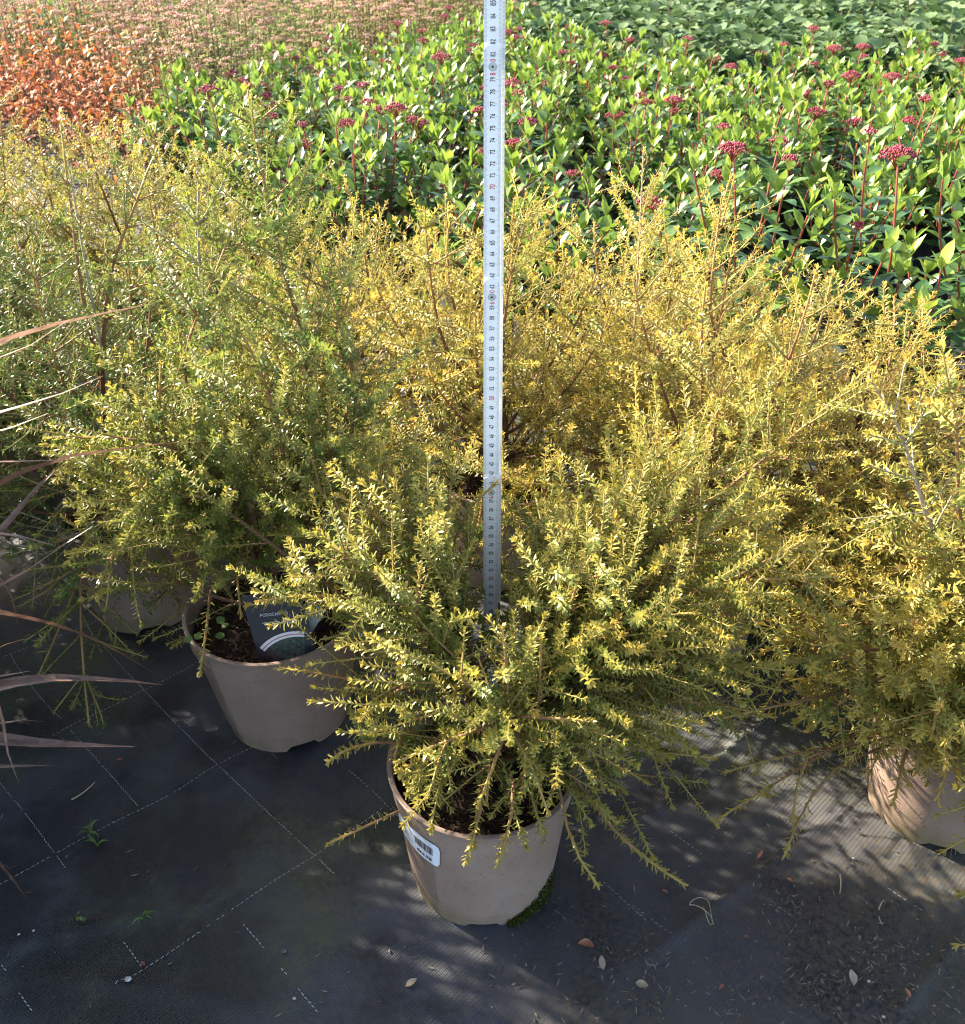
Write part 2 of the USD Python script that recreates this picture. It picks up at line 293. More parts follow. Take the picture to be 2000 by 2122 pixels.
# ------------------------------------------------------------------ conifers
NEEDLE5_V = np.array([[-.18, 0], [.18, 0], [-.5, .35], [.5, .35], [-.44, .82], [.44, .82], [0, 1.0]])
NEEDLE5_F = np.array([[0, 1, 3], [0, 3, 2], [2, 3, 5], [2, 5, 4], [4, 5, 6]])
NEEDLE2_V = np.array([[0, 0], [-.5, .55], [.5, .55], [0, 1.0]])
NEEDLE2_F = np.array([[0, 2, 1], [1, 2, 3]])
def needles(b, rng, path, s0, s1, per_m, length, width, t0, t1, fine=True, curl=.25, tuft=True):
    p = np.asarray(path, float); d = np.linalg.norm(np.diff(p, axis=0), axis=1); s = np.r_[0, np.cumsum(d)]; L = s[-1]
    n = max(int(L * (s1 - s0) * per_m), 2)
    u = s0 + (s1 - s0) * (np.arange(n) + rng.uniform(-.3, .3, n)) / n; u = np.clip(u, 0, 1)
    if tuft:
        k = 9; u = np.r_[u, rng.uniform(.97, 1.0, k)]; n += k
    B = np.stack([np.interp(u * L, s, p[:, a]) for a in range(3)], 1)
    T = unit(np.stack([np.interp(np.clip(u * L, 0, L * .999), s, np.gradient(p[:, a], s)) for a in range(3)], 1))
    U, W = frame(T)
    az = np.arange(n) * 2.39996 + rng.normal(0, .35, n) + rng.uniform(0, 6)
    R = np.cos(az)[:, None] * U + np.sin(az)[:, None] * W
    ang = np.radians(68 - 34 * np.clip((u - .75) / .25, 0, 1) ** 2 + rng.normal(0, 9, n))
    D = np.cos(ang)[:, None] * T + np.sin(ang)[:, None] * R
    N = unit(np.cross(D, np.cross(T, D)) + 1e-6)         # blade normal, facing the shoot tip
    S = unit(np.cross(D, N) + rng.normal(0, .25, (n, 3)))
    ln = length * rng.uniform(.72, 1.12, n) * np.where(u > .95, .75, 1.0); wd = width * rng.uniform(.8, 1.15, n)
    cv = curl * rng.uniform(.3, 1.4, n)
    TV, TF = (NEEDLE5_V, NEEDLE5_F) if fine else (NEEDLE2_V, NEEDLE2_F)
    v = (B[:, None] + D[:, None] * (ln[:, None] * TV[None, :, 1])[..., None] + S[:, None] * (wd[:, None] * TV[None, :, 0])[..., None]
         - N[:, None] * (cv * ln)[:, None, None] * ((TV[:, 1] - .5) ** 2 - .25)[None, :, None] * 1.2)
    f = (np.arange(n)[:, None, None] * len(TV) + TF[None]).reshape(-1, 3)
    t = t0 + (t1 - t0) * u ** 1.6 + rng.normal(0, .04, n)
    b.add(v.reshape(-1, 3), f, np.repeat(t, len(TV)))
def shoot_path(rng, p0, d0, L, up=.35, n=6, wob=.08):
    p, d, out = np.array(p0, float), unit(d0), [np.array(p0, float)]
    for k in range(n - 1):
        d = unit(d + np.array([0, 0, up]) * L / (n - 1) * 3.0 + rng.normal(0, wob, 3))
        p = p + d * L / (n - 1); out.append(p)
    return np.array(out)
def hides_ruler(P, front=False):
    """growth that would push through or stand in front of the ruler is left out, as the ruler was set down between the shoots"""
    P = np.asarray(P, float); d = P - [0, 0, CAM_H]; dep = d[:, 1] * _c - d[:, 2] * _si; px = PW / 2 + FPX * d[:, 0] / dep; py = PH / 2 - FPX * (d[:, 1] * _si + d[:, 2] * _c) / dep
    if front and np.any((px < 500) & (py > 1180) | (px < 640) & (py > 1300) | (px < 800) & (py > 1560)): return True
    return bool(np.any((abs(px - 1022) < 34) & (py < 1262) & (P[:, 1] < .741 + P[:, 2] * .195 + .02)))
def grow_branch(plant, rng, path, o, bare=.25, r0=.0028, start=.22, bark='bark_look', side=1.0, label=None):
    """one woody main branch with its whorls of side shoots; the leaves are a part of the branch"""
    n_b, w_b = MB(), MB()
    fine, NL, NW, per = o['fine'], o['nl'], o['nw'], o['per']
    p = np.asarray(path); s = np.r_[0, np.cumsum(np.linalg.norm(np.diff(p, axis=0), axis=1))]; L = s[-1]
    q = through(p, max(8, int(L / .03)))
    w_b.add(*tube(q, r0, .0011, 6), np.interp(np.linspace(0, 1, len(q)), [0, .6, 1], [0, .25, .9]).repeat(6).tolist() + [.9])
    T0, T1 = o['tint']
    needles(n_b, rng, q, bare, 1, per * .75, NL * 1.05, NW, T0 + .05, T1 + .12, fine)
    u = start
    while u < .93:
        P = np.array([np.interp(u * L, s, p[:, a]) for a in range(3)]); T = unit(np.array([np.interp(min(u + .03, 1) * L, s, p[:, a]) for a in range(3)]) - P)
        U, W = frame(T)
        k = rng.integers(2, 5); a0 = rng.uniform(0, 6.28)
        for m in range(k):
            if rng.random() > side: continue
            a = a0 + m * 6.28 / k + rng.normal(0, .3); th = np.radians(rng.uniform(38, 66))
            D = np.cos(th) * T + np.sin(th) * (np.cos(a) * U + np.sin(a) * W)
            l = (o['lmin'] + o['shoot'] * min(1, (1 - u) * 1.5 + .1)) * rng.uniform(.6, 1.15)
            sp = shoot_path(rng, P, D, l, up=o['up'], wob=.04)
            if sp[:, 2].min() < .012 or hides_ruler(sp + o['at'], o['front']): continue
            tt = rng.normal(0, .06)
            w_b.add(*tube(sp, .0011, .0006, 4), np.linspace(.45, 1, len(sp)).repeat(4).tolist() + [1])
            needles(n_b, rng, sp, .06, 1, per, NL * rng.uniform(.85, 1.1), NW, T0 + tt, T1 + tt, fine)
            if l > .055 and rng.random() < o['sub']:
                for h in range(rng.integers(2, 4)):
                    w0 = rng.uniform(.3, .75); P2 = np.array([np.interp(w0, np.linspace(0, 1, len(sp)), sp[:, a_]) for a_ in range(3)])
                    T2 = unit(sp[-1] - sp[0]); U2, W2 = frame(T2); a2 = rng.uniform(0, 6.28); t2 = np.radians(rng.uniform(35, 55))
                    D2 = np.cos(t2) * T2 + np.sin(t2) * (np.cos(a2) * U2 + np.sin(a2) * W2)
                    s2 = shoot_path(rng, P2, D2, l * rng.uniform(.35, .6), up=o['up'], n=5)
                    if s2[:, 2].min() < .012 or hides_ruler(s2 + o['at'], o['front']): continue
                    w_b.add(*tube(s2, .0008, .0005, 3), np.linspace(.6, 1, len(s2)).repeat(3).tolist() + [1])
                    needles(n_b, rng, s2, .04, 1, per, NL * .85, NW, T0 + tt, T1 + tt + .05, fine)
        u += rng.uniform(.028, .05) / L * o['gap']
    (v, f), t = w_b.get()
    if bark == 'bark_look': br = obj('branch', (v, f), 'twig_look', plant, smooth=True, tint=t, label=label)
    else: br = obj('branch', (v, f), bark, plant, smooth=True, label=label)
    (v, f), t = n_b.get()
    obj('needles', (v, f), 'needle_look', br, tint=t, kind='stuff')

def pot(plant, rt=.0945, rb=.077, h=.176, mat='pot_look', seed=0, notch=True, algae=.55, name='pot'):
    prof = np.array([[0, .006], [rb - .006, .006], [rb - .004, 0], [rb, 0], [rb + .0012, .0155], [rb + .0026, .0175], [rb + (rt - rb) * .55, h * .52], [rt - .0035, h - .031], [rt - .003, h - .0285], [rt - .0005, h - .027],
                     [rt, h - .012], [rt + .001, h - .0045], [rt + .0028, h - .003], [rt + .003, h - .0008], [rt + .0015, h], [rt - .0015, h - .0002], [rt - .0028, h - .002], [rt - .0032, h - .02], [rb + (rt - rb) * .5 - .003, h * .5], [rb - .003, .010], [0, .010]])
    extra = [[np.interp(z, prof[5:7, 1], prof[5:7, 0]), z] for z in (.026, .036, .048, .062)]
    prof = np.vstack([prof[:6], extra, prof[6:]])
    n = 96; a = np.arange(n) / n * 2 * np.pi; P, Z = prof[1:-1, 0], prof[1:-1, 1].copy()
    v = np.stack([P[:, None] * np.cos(a), P[:, None] * np.sin(a), np.repeat(Z[:, None], n, 1)], -1)
    if notch:
        for k in range(4):
            w = np.abs((a - (seed * .7 - np.pi / 2 + k * np.pi / 2) + np.pi) % (2 * np.pi) - np.pi) * rb
            v[:5, :, 2] = np.maximum(v[:5, :, 2], np.clip((.021 - w) / .006, 0, 1) * .0085)
    v = v.reshape(-1, 3); q, k = np.meshgrid(np.arange(len(P) - 1), np.arange(n), indexing='ij'); q, k = q.ravel(), k.ravel(); kk = (k + 1) % n
    f = np.stack([q * n + k, q * n + kk, (q + 1) * n + kk, (q + 1) * n + k], 1); f = np.vstack([f[:, [0, 1, 2]], f[:, [0, 2, 3]]])
    v = np.vstack([v, [[0, 0, .0085], [0, 0, .0105]]]); k = np.arange(n); kk = (k + 1) % n; e = (len(P) - 1) * n
    f = np.vstack([f, np.stack([kk, k, np.full(n, len(v) - 2)], 1), np.stack([e + k, e + kk, np.full(n, len(v) - 1)], 1)])
    m = trimesh.graph.smooth_shade(trimesh.Trimesh(v, f, process=False), angle=.75, facet_minarea=None)
    al = np.clip(1 - m.vertices[:, 2] / .06, 0, 1) * algae * (0.6 + 0.4 * np.sin(np.arctan2(m.vertices[:, 1], m.vertices[:, 0]) * 2 + seed))
    return obj(name, m, mat, plant, smooth=True, tint=al)
def soil(plant, r=.089, z=.150, seed=0, chips=1100):
    rng = np.random.default_rng(seed + 77); b = MB()
    rr = np.linspace(0, 1, 7); aa = np.linspace(0, 2 * np.pi, 25)[:-1]
    v = [[0, 0, z + .008]]
    for q in rr[1:]:
        for a in aa: v.append([q * r * np.cos(a), q * r * np.sin(a), z + .008 * (1 - q ** 2) + rng.normal(0, .0015)])
    f = [[0, 1 + k, 1 + (k + 1) % 24] for k in range(24)]
    for q in range(5):
        for k in range(24):
            A, B = 1 + q * 24 + k, 1 + q * 24 + (k + 1) % 24; f += [[A, A + 24, B + 24], [A, B + 24, B]]
    b.add(v, f, .12)
    for k in range(chips):
        q, a = r * .97 * np.sqrt(rng.random()), rng.uniform(0, 6.28); c = np.array([q * np.cos(a), q * np.sin(a), z + .008 * (1 - (q / r) ** 2) + rng.uniform(0, .005)])
        d = unit(rng.normal(0, 1, 3) * [1, 1, .35]) * rng.uniform(.002, .0075); e = unit(np.cross(d, rng.normal(0, 1, 3))) * rng.uniform(.0008, .002); g = unit(np.cross(d, e)) * .0009
        b.add([c - d, c + e, c + d, c - e, c + g, c - g], [[0, 1, 4], [1, 2, 4], [2, 3, 4], [3, 0, 4], [1, 0, 5], [2, 1, 5], [3, 2, 5], [0, 3, 5]], rng.random())
    (v, f), t = b.get(); return obj('potting_bark', (v, f), 'soil_look', plant, tint=t, kind='stuff')

def conifer(loc, label, seed, height, spread, nmain, tint, fine=False, heroes=(), per=560, nl=.0098, nw=.0024, shoot=.115, sub=.22, gap=1.1, skirt=0, clear=False, up=.25, pots=True, group=None, low=.35, trunk_h=.16, rot=0, lean=(0, 0), r_pot=1.0):
    rng = np.random.default_rng(seed)
    loc = np.array([loc[0], loc[1], 0.0])
    plant = thing('potted_conifer', label, 'potted shrub', loc, group=group)
    if pots:
        pot(plant, .0945 * r_pot, .077 * (1 + (r_pot - 1) * .35), .176, seed=rot or seed); soil(plant, .089 * r_pot, seed=seed)
    o = dict(lmin=.035, at=loc, front=clear == 'all', fine=fine, nl=nl, nw=nw, per=per, tint=tint, shoot=shoot, sub=sub, gap=gap, up=up)
    zs = .155
    tr = through([[0, 0, zs - .01], [.004, .006, zs + trunk_h * .5], [-.003 + lean[0] * .3, .004 + lean[1] * .3, zs + trunk_h]], 8)
    obj('trunk', tube(tr, .0065, .004, 8), 'bark_look', plant, smooth=True)
    for h in heroes:
        pts = [np.asarray(q) - loc for q in h['p']]
        z0 = h.get('z', rng.uniform(.0, .08)); base = np.array([np.interp(z0, [0, trunk_h], [tr[0, a], tr[-1, a]]) for a in range(3)]); base[2] = zs + z0
        grow_branch(plant, rng, through([base] + pts, 14), dict(o, **h.get('o', {})), bare=h.get('bare', .3), start=h.get('start', .2), r0=h.get('r', .0028), bark=h.get('bark', 'bark_look'), side=h.get('side', 1.0))
    for k in range(nmain):
        a = k * 2.39996 + rng.uniform(-.4, .4) + seed; q = (k + .5) / nmain
        inc = np.radians(8 + 72 * q ** .8 * rng.uniform(.8, 1.1))          # from upright to wide
        if clear and np.sin(a) < -.15 and (q > .35 or clear == 'all'): continue
        L = height * (1 - low * q) * rng.uniform(.85, 1.1)
        tip_r, tip_z = spread * np.sin(inc) * rng.uniform(.75, 1.1), zs + L * np.cos(inc) ** .7
        z0 = trunk_h * (1 - q) * rng.uniform(.7, 1)
        base = np.array([np.interp(z0, [0, trunk_h], [tr[0, a_], tr[-1, a_]]) for a_ in range(3)]); base[2] = zs + z0
        tip = np.array([tip_r * np.cos(a) + lean[0], tip_r * np.sin(a) + lean[1], max(tip_z, base[2] - .03)])
        mid = base * .5 + tip * .5 + np.array([np.cos(a) * .03, np.sin(a) * .03, .0]) + rng.normal(0, .015, 3)
        bp_ = through([base, mid, tip], 12)
        if hides_ruler(bp_ + loc, o['front']): continue
        grow_branch(plant, rng, bp_, o, bare=.3, start=.18)
    for k in range(skirt):                          # low branches that arch out over the pot
        a = k * 2.39996 + rng.uniform(-.4, .4); rr = spread * rng.uniform(.85, 1.15); zt = rng.uniform(.06, .22)
        b0 = np.array([0, 0, zs + .02]); tip = np.array([rr * np.cos(a), rr * np.sin(a), zt]); mid = np.array([rr * .5 * np.cos(a), rr * .5 * np.sin(a), max(zt, .2) + .05])
        grow_branch(plant, rng, through([b0, mid, tip], 12), o, bare=.3, start=.25)
    return plant

vw = 2000 / 1874.0
def W(x, y, Y): return V(x * vw, y * vw, Y)          # from the 1874-wide view of the photograph
SMALL = dict(shoot=.018, lmin=.010, gap=2.6, sub=0)
P0 = (0.0, .652)
heroes0 = [
    dict(p=[W(700, 1230, .70), W(640, 1637, .575)][1:], z=0, side=0, bare=.25, start=.9, r=.002),
    dict(p=[W(760, 1440, .64), W(637, 1480, .67)], z=.01, side=.25, bare=.2),
    dict(p=[W(750, 1330, .66), W(542, 1297, .70)], z=.04, side=.5, bare=.2),
    dict(p=[W(750, 1185, .72), W(502, 1168, .68)], z=.06, side=.8, bare=.15, r=.003, start=.3),
    dict(p=[W(820, 1290, .69), W(600, 1110, .76), W(260, 900, .86), W(85, 862, .9)], z=.06, side=.55, bare=.28, start=.3, r=.0035),
    dict(p=[W(900, 1250, .70), W(780, 1020, .74)], z=.06),
    dict(p=[W(860, 1120, .72), W(650, 960, .76)], z=.07),
    dict(p=[W(870, 1150, .74), W(870, 1000, .78), W(890, 880, .80)], z=.08),
    dict(p=[W(800, 1180, .68), W(640, 1060, .68)], z=.07),
    # the rosette of shoots leaning at the viewer
    dict(p=[W(985, 1390, .57)], z=.08, r=.003, bare=.3, start=.6, o=dict(shoot=.05, tint=(.5, .8))),
    dict(p=[W(985, 1390, .585), W(930, 1560, .525)], z=.07, side=.4, bare=.4, start=.5, o=dict(tint=(.5, .8), shoot=.03)),
    dict(p=[W(985, 1390, .585), W(1065, 1580, .525)], z=.07, side=.4, bare=.4, start=.5, o=dict(shoot=.03)),
    dict(p=[W(985, 1390, .585), W(1145, 1400, .56)], z=.07, side=.5, bare=.4, start=.5, o=dict(tint=(.45, .75), shoot=.03)),
    dict(p=[W(985, 1390, .585), W(770, 1480, .57)], z=.07, side=.5, bare=.4, start=.5, o=dict(tint=(.45, .75), shoot=.03)),
    dict(p=[W(985, 1390, .585), W(830, 1285, .60)], z=.07, side=.5, bare=.35, start=.5, o=dict(tint=(.5, .75), shoot=.03)),
    dict(p=[W(985, 1390, .59), W(975, 1215, .62)], z=.07, side=.4, bare=.35, start=.5, o=dict(tint=(.55, .85), shoot=.03)),
    dict(p=[W(1040, 1400, .60), W(1050, 1240, .62)], z=.07, side=.4, bare=.35, start=.5, o=dict(tint=(.55, .8), shoot=.03)),
    dict(p=[W(935, 1560, .55), W(905, 1672, .53)], z=.005, side=.1, bare=.35, start=.7, o=SMALL),
    dict(p=[W(1000, 1540, .55), W(965, 1680, .53)], z=.005, side=.1, bare=.35, start=.7, o=SMALL),
    dict(p=[W(1080, 1520, .57), W(1105, 1620, .545), W(1160, 1718, .53)], z=.01, side=.3, bare=.2, start=.3, o=SMALL),
    dict(p=[W(1100, 1500, .585), W(1200, 1620, .56), W(1330, 1718, .55)], z=.01, side=.4, bare=.2, start=.3, o=SMALL),
    dict(p=[W(1120, 1470, .62), W(1260, 1522, .62)], z=.01, side=.5, bare=.2),
    dict(p=[W(1120, 1430, .64), W(1220, 1450, .64), W(1390, 1472, .64)], z=.02, side=.25, bare=.2, start=.3, o=SMALL),
    dict(p=[W(1150, 1370, .66), W(1300, 1360, .68), W(1503, 1392, .69)], z=.03, side=.7, bare=.2),
    dict(p=[W(1100, 1290, .66), W(1280, 1270, .66), W(1475, 1320, .655)], z=.04, side=.8, bare=.2),
    dict(p=[W(1090, 1260, .68), W(1200, 1210, .66), W(1350, 1190, .64)], z=.05, o=dict(tint=(.5, .8))),
    dict(p=[W(1150, 1250, .72), W(1380, 1145, .70), W(1560, 1050, .68)], z=.06, r=.0032, bare=.3, start=.35, o=dict(tint=(.5, .85))),
    dict(p=[W(1130, 1220, .74), W(1400, 960, .82), W(1560, 830, .86), W(1700, 700, .9)], z=.07, r=.004, bare=.45, start=.32, side=1.4, o=dict(tint=(.5, .78), gap=.8, shoot=.16)),
    dict(p=[W(1180, 1150, .74), W(1180, 1050, .74), W(1118, 970, .74)], z=.08, side=.6, bare=.3, start=.35),
    dict(p=[W(1190, 1130, .75), W(1205, 1040, .76), W(1195, 950, .78)], z=.08, side=.7, bare=.3, start=.35),
    dict(p=[W(1060, 1190, .70), W(1075, 1130, .70)], z=.08),
    dict(p=[W(1180, 1200, .70), W(1330, 1070, .72), W(1500, 950, .76)], z=.07, side=1.2, bare=.35, o=dict(tint=(.48, .8), shoot=.13)),
    dict(p=[W(1170, 1180, .72), W(1300, 1020, .76), W(1420, 860, .82)], z=.07, side=1.2, bare=.35, o=dict(tint=(.48, .8), shoot=.13)),
    dict(p=[W(1130, 1150, .74), W(1220, 980, .80), W(1290, 820, .86)], z=.08, side=1.2, bare=.35, o=dict(tint=(.45, .75), shoot=.12)),
    dict(p=[W(1200, 1240, .68), W(1420, 1130, .68), W(1620, 1120, .68)], z=.05, side=1.0, bare=.3, o=dict(tint=(.5, .8), shoot=.11)),
    dict(p=[W(830, 1180, .72), W(700, 1040, .76), W(600, 930, .82)], z=.07, side=1.1, bare=.3, o=dict(tint=(.4, .7), shoot=.11)),
    dict(p=[W(860, 1150, .74), W(790, 1000, .80), W(740, 860, .86)], z=.08, side=1.1, bare=.3, o=dict(tint=(.38, .68), shoot=.11)),
    dict(p=[W(800, 1230, .70), W(640, 1180, .72), W(540, 1140, .72)], z=.06, side=1.1, bare=.3, o=dict(tint=(.45, .75), shoot=.09)),
    dict(p=[W(870, 1120, .76), W(900, 1005, .79), W(962, 938, .792)], z=.07, side=0, bare=.5, r=.002, start=.9),
    dict(p=[W(1085, 1190, .74), W(1060, 1060, .84), W(1040, 960, .90)], z=.08, bare=.3, o=dict(tint=(.2, .5))),
    dict(p=[W(1070, 1220, .72), W(1050, 1120, .80), W(1020, 1050, .86)], z=.07, bare=.3, o=dict(tint=(.2, .5))),
    dict(p=[W(900, 1200, .74), W(910, 1080, .84), W(925, 980, .90)], z=.08, bare=.3, o=dict(tint=(.2, .5))),
    dict(p=[W(1100, 1200, .74), W(1110, 1080, .80), W(1100, 1000, .86)], z=.08, bare=.3, o=dict(tint=(.25, .55))),
    dict(p=[W(900, 1220, .72), W(940, 1140, .80), W(970, 1080, .85)], z=.07, bare=.3, o=dict(tint=(.2, .5))),
    dict(p=[W(800, 1400, .63), W(765, 1470, .60)], z=.03, side=.7, bare=.2, start=.3, o=dict(shoot=.08)),
    dict(p=[W(850, 1430, .61), W(800, 1530, .575)], z=.02, side=.8, bare=.2, start=.3, o=dict(shoot=.08)),
    dict(p=[W(900, 1450, .60), W(850, 1540, .57)], z=.02, side=.8, bare=.2, start=.3, o=dict(shoot=.08, tint=(.5, .85))),
    dict(p=[W(950, 1460, .60), W(945, 1560, .565)], z=.02, side=.8, bare=.2, start=.3, o=dict(shoot=.075)),
    dict(p=[W(1020, 1450, .60), W(1010, 1550, .57)], z=.02, side=.8, bare=.2, start=.3, o=dict(shoot=.075)),
    dict(p=[W(1070, 1440, .61), W(1085, 1540, .58)], z=.02, side=.8, bare=.2, start=.3, o=dict(shoot=.08)),
    dict(p=[W(1130, 1430, .62), W(1170, 1530, .60)], z=.02, side=.7, bare=.2, start=.3, o=dict(shoot=.08)),
    dict(p=[W(800, 1330, .64), W(700, 1400, .63)], z=.03, side=.8, bare=.2, start=.3, o=dict(shoot=.06)),
    dict(p=[W(1180, 1300, .66), W(1400, 1290, .70)], z=.04, side=.9, bare=.25),
    dict(p=[W(1180, 1260, .68), W(1440, 1230, .74)], z=.05, side=.9, bare=.25),
    dict(p=[W(1180, 1330, .66), W(1350, 1320, .72)], z=.03, side=.9, bare=.25),
    dict(p=[W(1000, 1330, .62), W(1010, 1290, .60)], z=.06, bare=.3, o=dict(tint=(.45, .75))),
    dict(p=[W(900, 1330, .63), W(890, 1270, .62)], z=.06, bare=.3),
    dict(p=[W(1100, 1200, .66), W(1130, 1080, .66)], z=.08),
    dict(p=[W(1250, 1130, .74), W(1290, 1010, .78), W(1300, 880, .82)], z=.08, bare=.35),
]
conifer(P0, 'olive and gold needled shrub in the pot with a white price sticker', 3, .30, .25, 7, (.42, .78), fine=True, heroes=heroes0, per=800, low=.3, rot=.02, nl=.0088, nw=.0019, clear='all', shoot=.115, sub=.12, gap=.8, up=.06)
P1 = (-.260, .899)
heroes1 = [
    dict(p=[W(600, 700, .94), W(560, 560, .98), W(520, 390, 1.0), W(480, 165, 1.02)], z=.1, r=.005, bare=.42, start=.28, side=1.5, o=dict(tint=(.24, .50), shoot=.16, gap=.8)),
    dict(p=[W(690, 760, .93), W(640, 570, .97), W(590, 480, 1.0)], z=.08, r=.0045, bare=.4, o=dict(tint=(.2, .48), shoot=.14)),
    dict(p=[W(440, 880, .90), W(415, 800, .92), W(390, 560, .95), W(385, 350, 1.0)], z=.08, r=.004, bark='pale_bark_look', bare=.5, start=.3, o=dict(tint=(.3, .55))),
    dict(p=[W(360, 740, .90), W(430, 500, .93), W(462, 420, .95)], z=.09, bare=.4, o=dict(tint=(.3, .55))),
    dict(p=[W(380, 890, .87), W(240, 740, .85)], z=.06, o=dict(tint=(.3, .6))),
    dict(p=[W(400, 900, .86), W(230, 850, .84), W(90, 850, .84)], z=.05, o=dict(tint=(.3, .6))),
    dict(p=[W(400, 960, .85), W(300, 1000, .82), W(190, 1165, .80)], z=.02, side=.5, bare=.2),
    dict(p=[W(460, 1080, .84), W(468, 1195, .815)], z=.0, side=.2, bare=.2, o=SMALL),
    dict(p=[W(420, 1110, .84), W(400, 1230, .80), W(388, 1310, .79)], z=.0, side=.05, bare=.3, o=SMALL),
    dict(p=[W(330, 960, .84), W(170, 980, .84), W(135, 940, .85)], z=.04, side=.8),
]
conifer(P1, 'tall green needled shrub with one long shoot, black plant tag in its pot', 11, .43, .24, 17, (.36, .70), fine=True, heroes=heroes1, per=760, rot=.57, nl=.0088, nw=.0019, clear=True, shoot=.115, gap=.85, r_pot=1.13)
P2 = (-.515, 1.125)
heroes2 = [
    dict(p=[W(170, 620, 1.12), W(140, 420, 1.15), W(118, 240, 1.2)], z=.1, r=.004, bare=.35, side=.5, o=dict(tint=(.15, .4), shoot=.05)),
    dict(p=[W(190, 640, 1.1), W(160, 480, 1.12), W(135, 330, 1.15)], z=.1, bark='pale_bark_look', bare=.3, side=.3, o=dict(tint=(.15, .4), shoot=.04)),
    dict(p=[W(210, 560, 1.1), W(280, 350, 1.12), W(305, 290, 1.15)], z=.1, r=.004, bare=.45, o=dict(tint=(.2, .45))),
    dict(p=[W(170, 1030, 1.0), W(60, 1060, .95), W(-40, 1040, .9)], z=.02, r=.004, bark='pale_bark_look', bare=.3, side=.6, start=.4),
    dict(p=[W(170, 1030, 1.0), W(140, 1100, .97), W(38, 1178, .92)], z=.02, side=.2, bare=.45, o=SMALL),
    dict(p=[W(180, 1060, 1.0), W(140, 1160, .95), W(75, 1310, .88)], z=.02, side=.3, bare=.4, o=SMALL),
    dict(p=[W(250, 1080, 1.0), W(340, 1120, .97), W(300, 1180, .95)], z=.0, side=.6, bare=.3),
]
conifer(P2, 'dark green needled shrub in the taupe pot farthest left', 23, .42, .30, 20, (.10, .42), fine=False, heroes=heroes2, per=560, rot=5, r_pot=1.02, skirt=7, nl=.0092, nw=.0022)
P3 = (.545, .746)
heroes3 = [
    dict(p=[W(1700, 1440, .70), W(1560, 1460, .67), W(1405, 1500, .65)], z=.0, side=.15, bare=.3, r=.002, o=SMALL),
    dict(p=[W(1680, 1420, .69), W(1540, 1500, .66), W(1395, 1590, .63)], z=.0, side=.15, bare=.3, r=.002, o=SMALL),
    dict(p=[W(1720, 1450, .67), W(1640, 1480, .65), W(1525, 1660, .61)], z=.0, side=.12, bare=.3, r=.002, o=SMALL),
    dict(p=[W(1700, 1430, .68), W(1560, 1480, .65), W(1540, 1590, .62)], z=.0, side=.2, bare=.35, r=.002, o=SMALL),
    dict(p=[W(1760, 1460, .65), W(1735, 1560, .63)], z=.0, side=.1, bare=.3, o=SMALL),
    dict(p=[W(1850, 1440, .62), W(1820, 1555, .60)], z=.0, side=.3, bare=.2, o=dict(tint=(.7, .95), shoot=.03)),
    dict(p=[W(1790, 1420, .66), W(1780, 1500, .625)], z=.02, bare=.2, o=dict(shoot=.05)),
    dict(p=[W(1850, 1400, .64), W(1862, 1510, .605)], z=.02, bare=.2, o=dict(shoot=.05, tint=(.6, .95))),
    dict(p=[W(1740, 1400, .68), W(1705, 1470, .66)], z=.02, bare=.2, o=dict(shoot=.05)),
    dict(p=[W(1830, 1330, .65), W(1810, 1430, .60)], z=.04, bare=.2, o=dict(shoot=.06)),
    dict(p=[W(1880, 1330, .66), W(1880, 1450, .60)], z=.04, bare=.2, o=dict(shoot=.06)),
    dict(p=[W(1700, 1330, .70), W(1400, 1395, .66)], z=.03, side=.4, bare=.2, o=SMALL),
    dict(p=[W(1700, 1260, .72), W(1480, 1290, .70)], z=.05, side=.9),
    dict(p=[W(1800, 1000, .74), W(1730, 800, .76), W(1690, 740, .78)], z=.1, bark='pale_bark_look', r=.004, bare=.4),
    dict(p=[W(1860, 900, .74), W(1840, 690, .78)], z=.1),
]
conifer(P3, 'yellow-green needled shrub in the taupe pot cut by the right edge', 31, .34, .27, 20, (.48, .88), fine=True, heroes=heroes3, per=620, nl=.0110, nw=.002, shoot=.085, r_pot=1.05, skirt=12, gap=.85)
gold = (.50, .90)
GG = None
conifer((.30, 1.03), 'golden shrub close behind the ruler foot, right of the ruler', 41, .46, .27, 17, (.50, .86), per=620, nl=.0092, nw=.0021, skirt=7)
conifer((.03, 1.22), 'golden shrub directly behind the ruler at half height', 43, .46, .28, 18, gold, per=620, nl=.0092, nw=.0021, skirt=13,
        heroes=[dict(p=[W(870, 520, 1.22), W(870, 400, 1.28)], z=.12), dict(p=[W(1010, 430, 1.22), W(1080, 375, 1.25)], z=.12)])
conifer((-.24, 1.46), 'golden shrub behind the tall green shrub, left of the ruler', 47, .38, .28, 18, gold, per=620, nl=.0092, nw=.0021, skirt=7)
conifer((-.47, 1.68), 'gold tinged shrub in the middle of the left row, below the orange shrubs', 53, .38, .30, 18, (.42, .82), per=620, nl=.0092, nw=.0021, skirt=7)
conifer((-.74, 1.92), 'pale golden shrub at the left edge in front of the orange shrubs', 59, .47, .32, 18, (.48, .85), per=620, nl=.0092, nw=.0021, skirt=7)
conifer((-.86, 1.44), 'dark green shrub at the left edge behind the flax leaves', 61, .42, .32, 18, (.02, .30), per=620, nl=.0092, nw=.0021, skirt=15)
conifer((-.99, 1.56), 'dark green shrub at the left edge in front of the pale golden one', 81, .44, .32, 18, (.1, .42), per=560, nl=.0092, nw=.0022, skirt=7)
conifer((-1.05, 1.97), 'pale golden shrub half out of the picture at the upper left edge', 83, .48, .32, 16, (.45, .8), per=560, nl=.0092, nw=.0022, skirt=7)
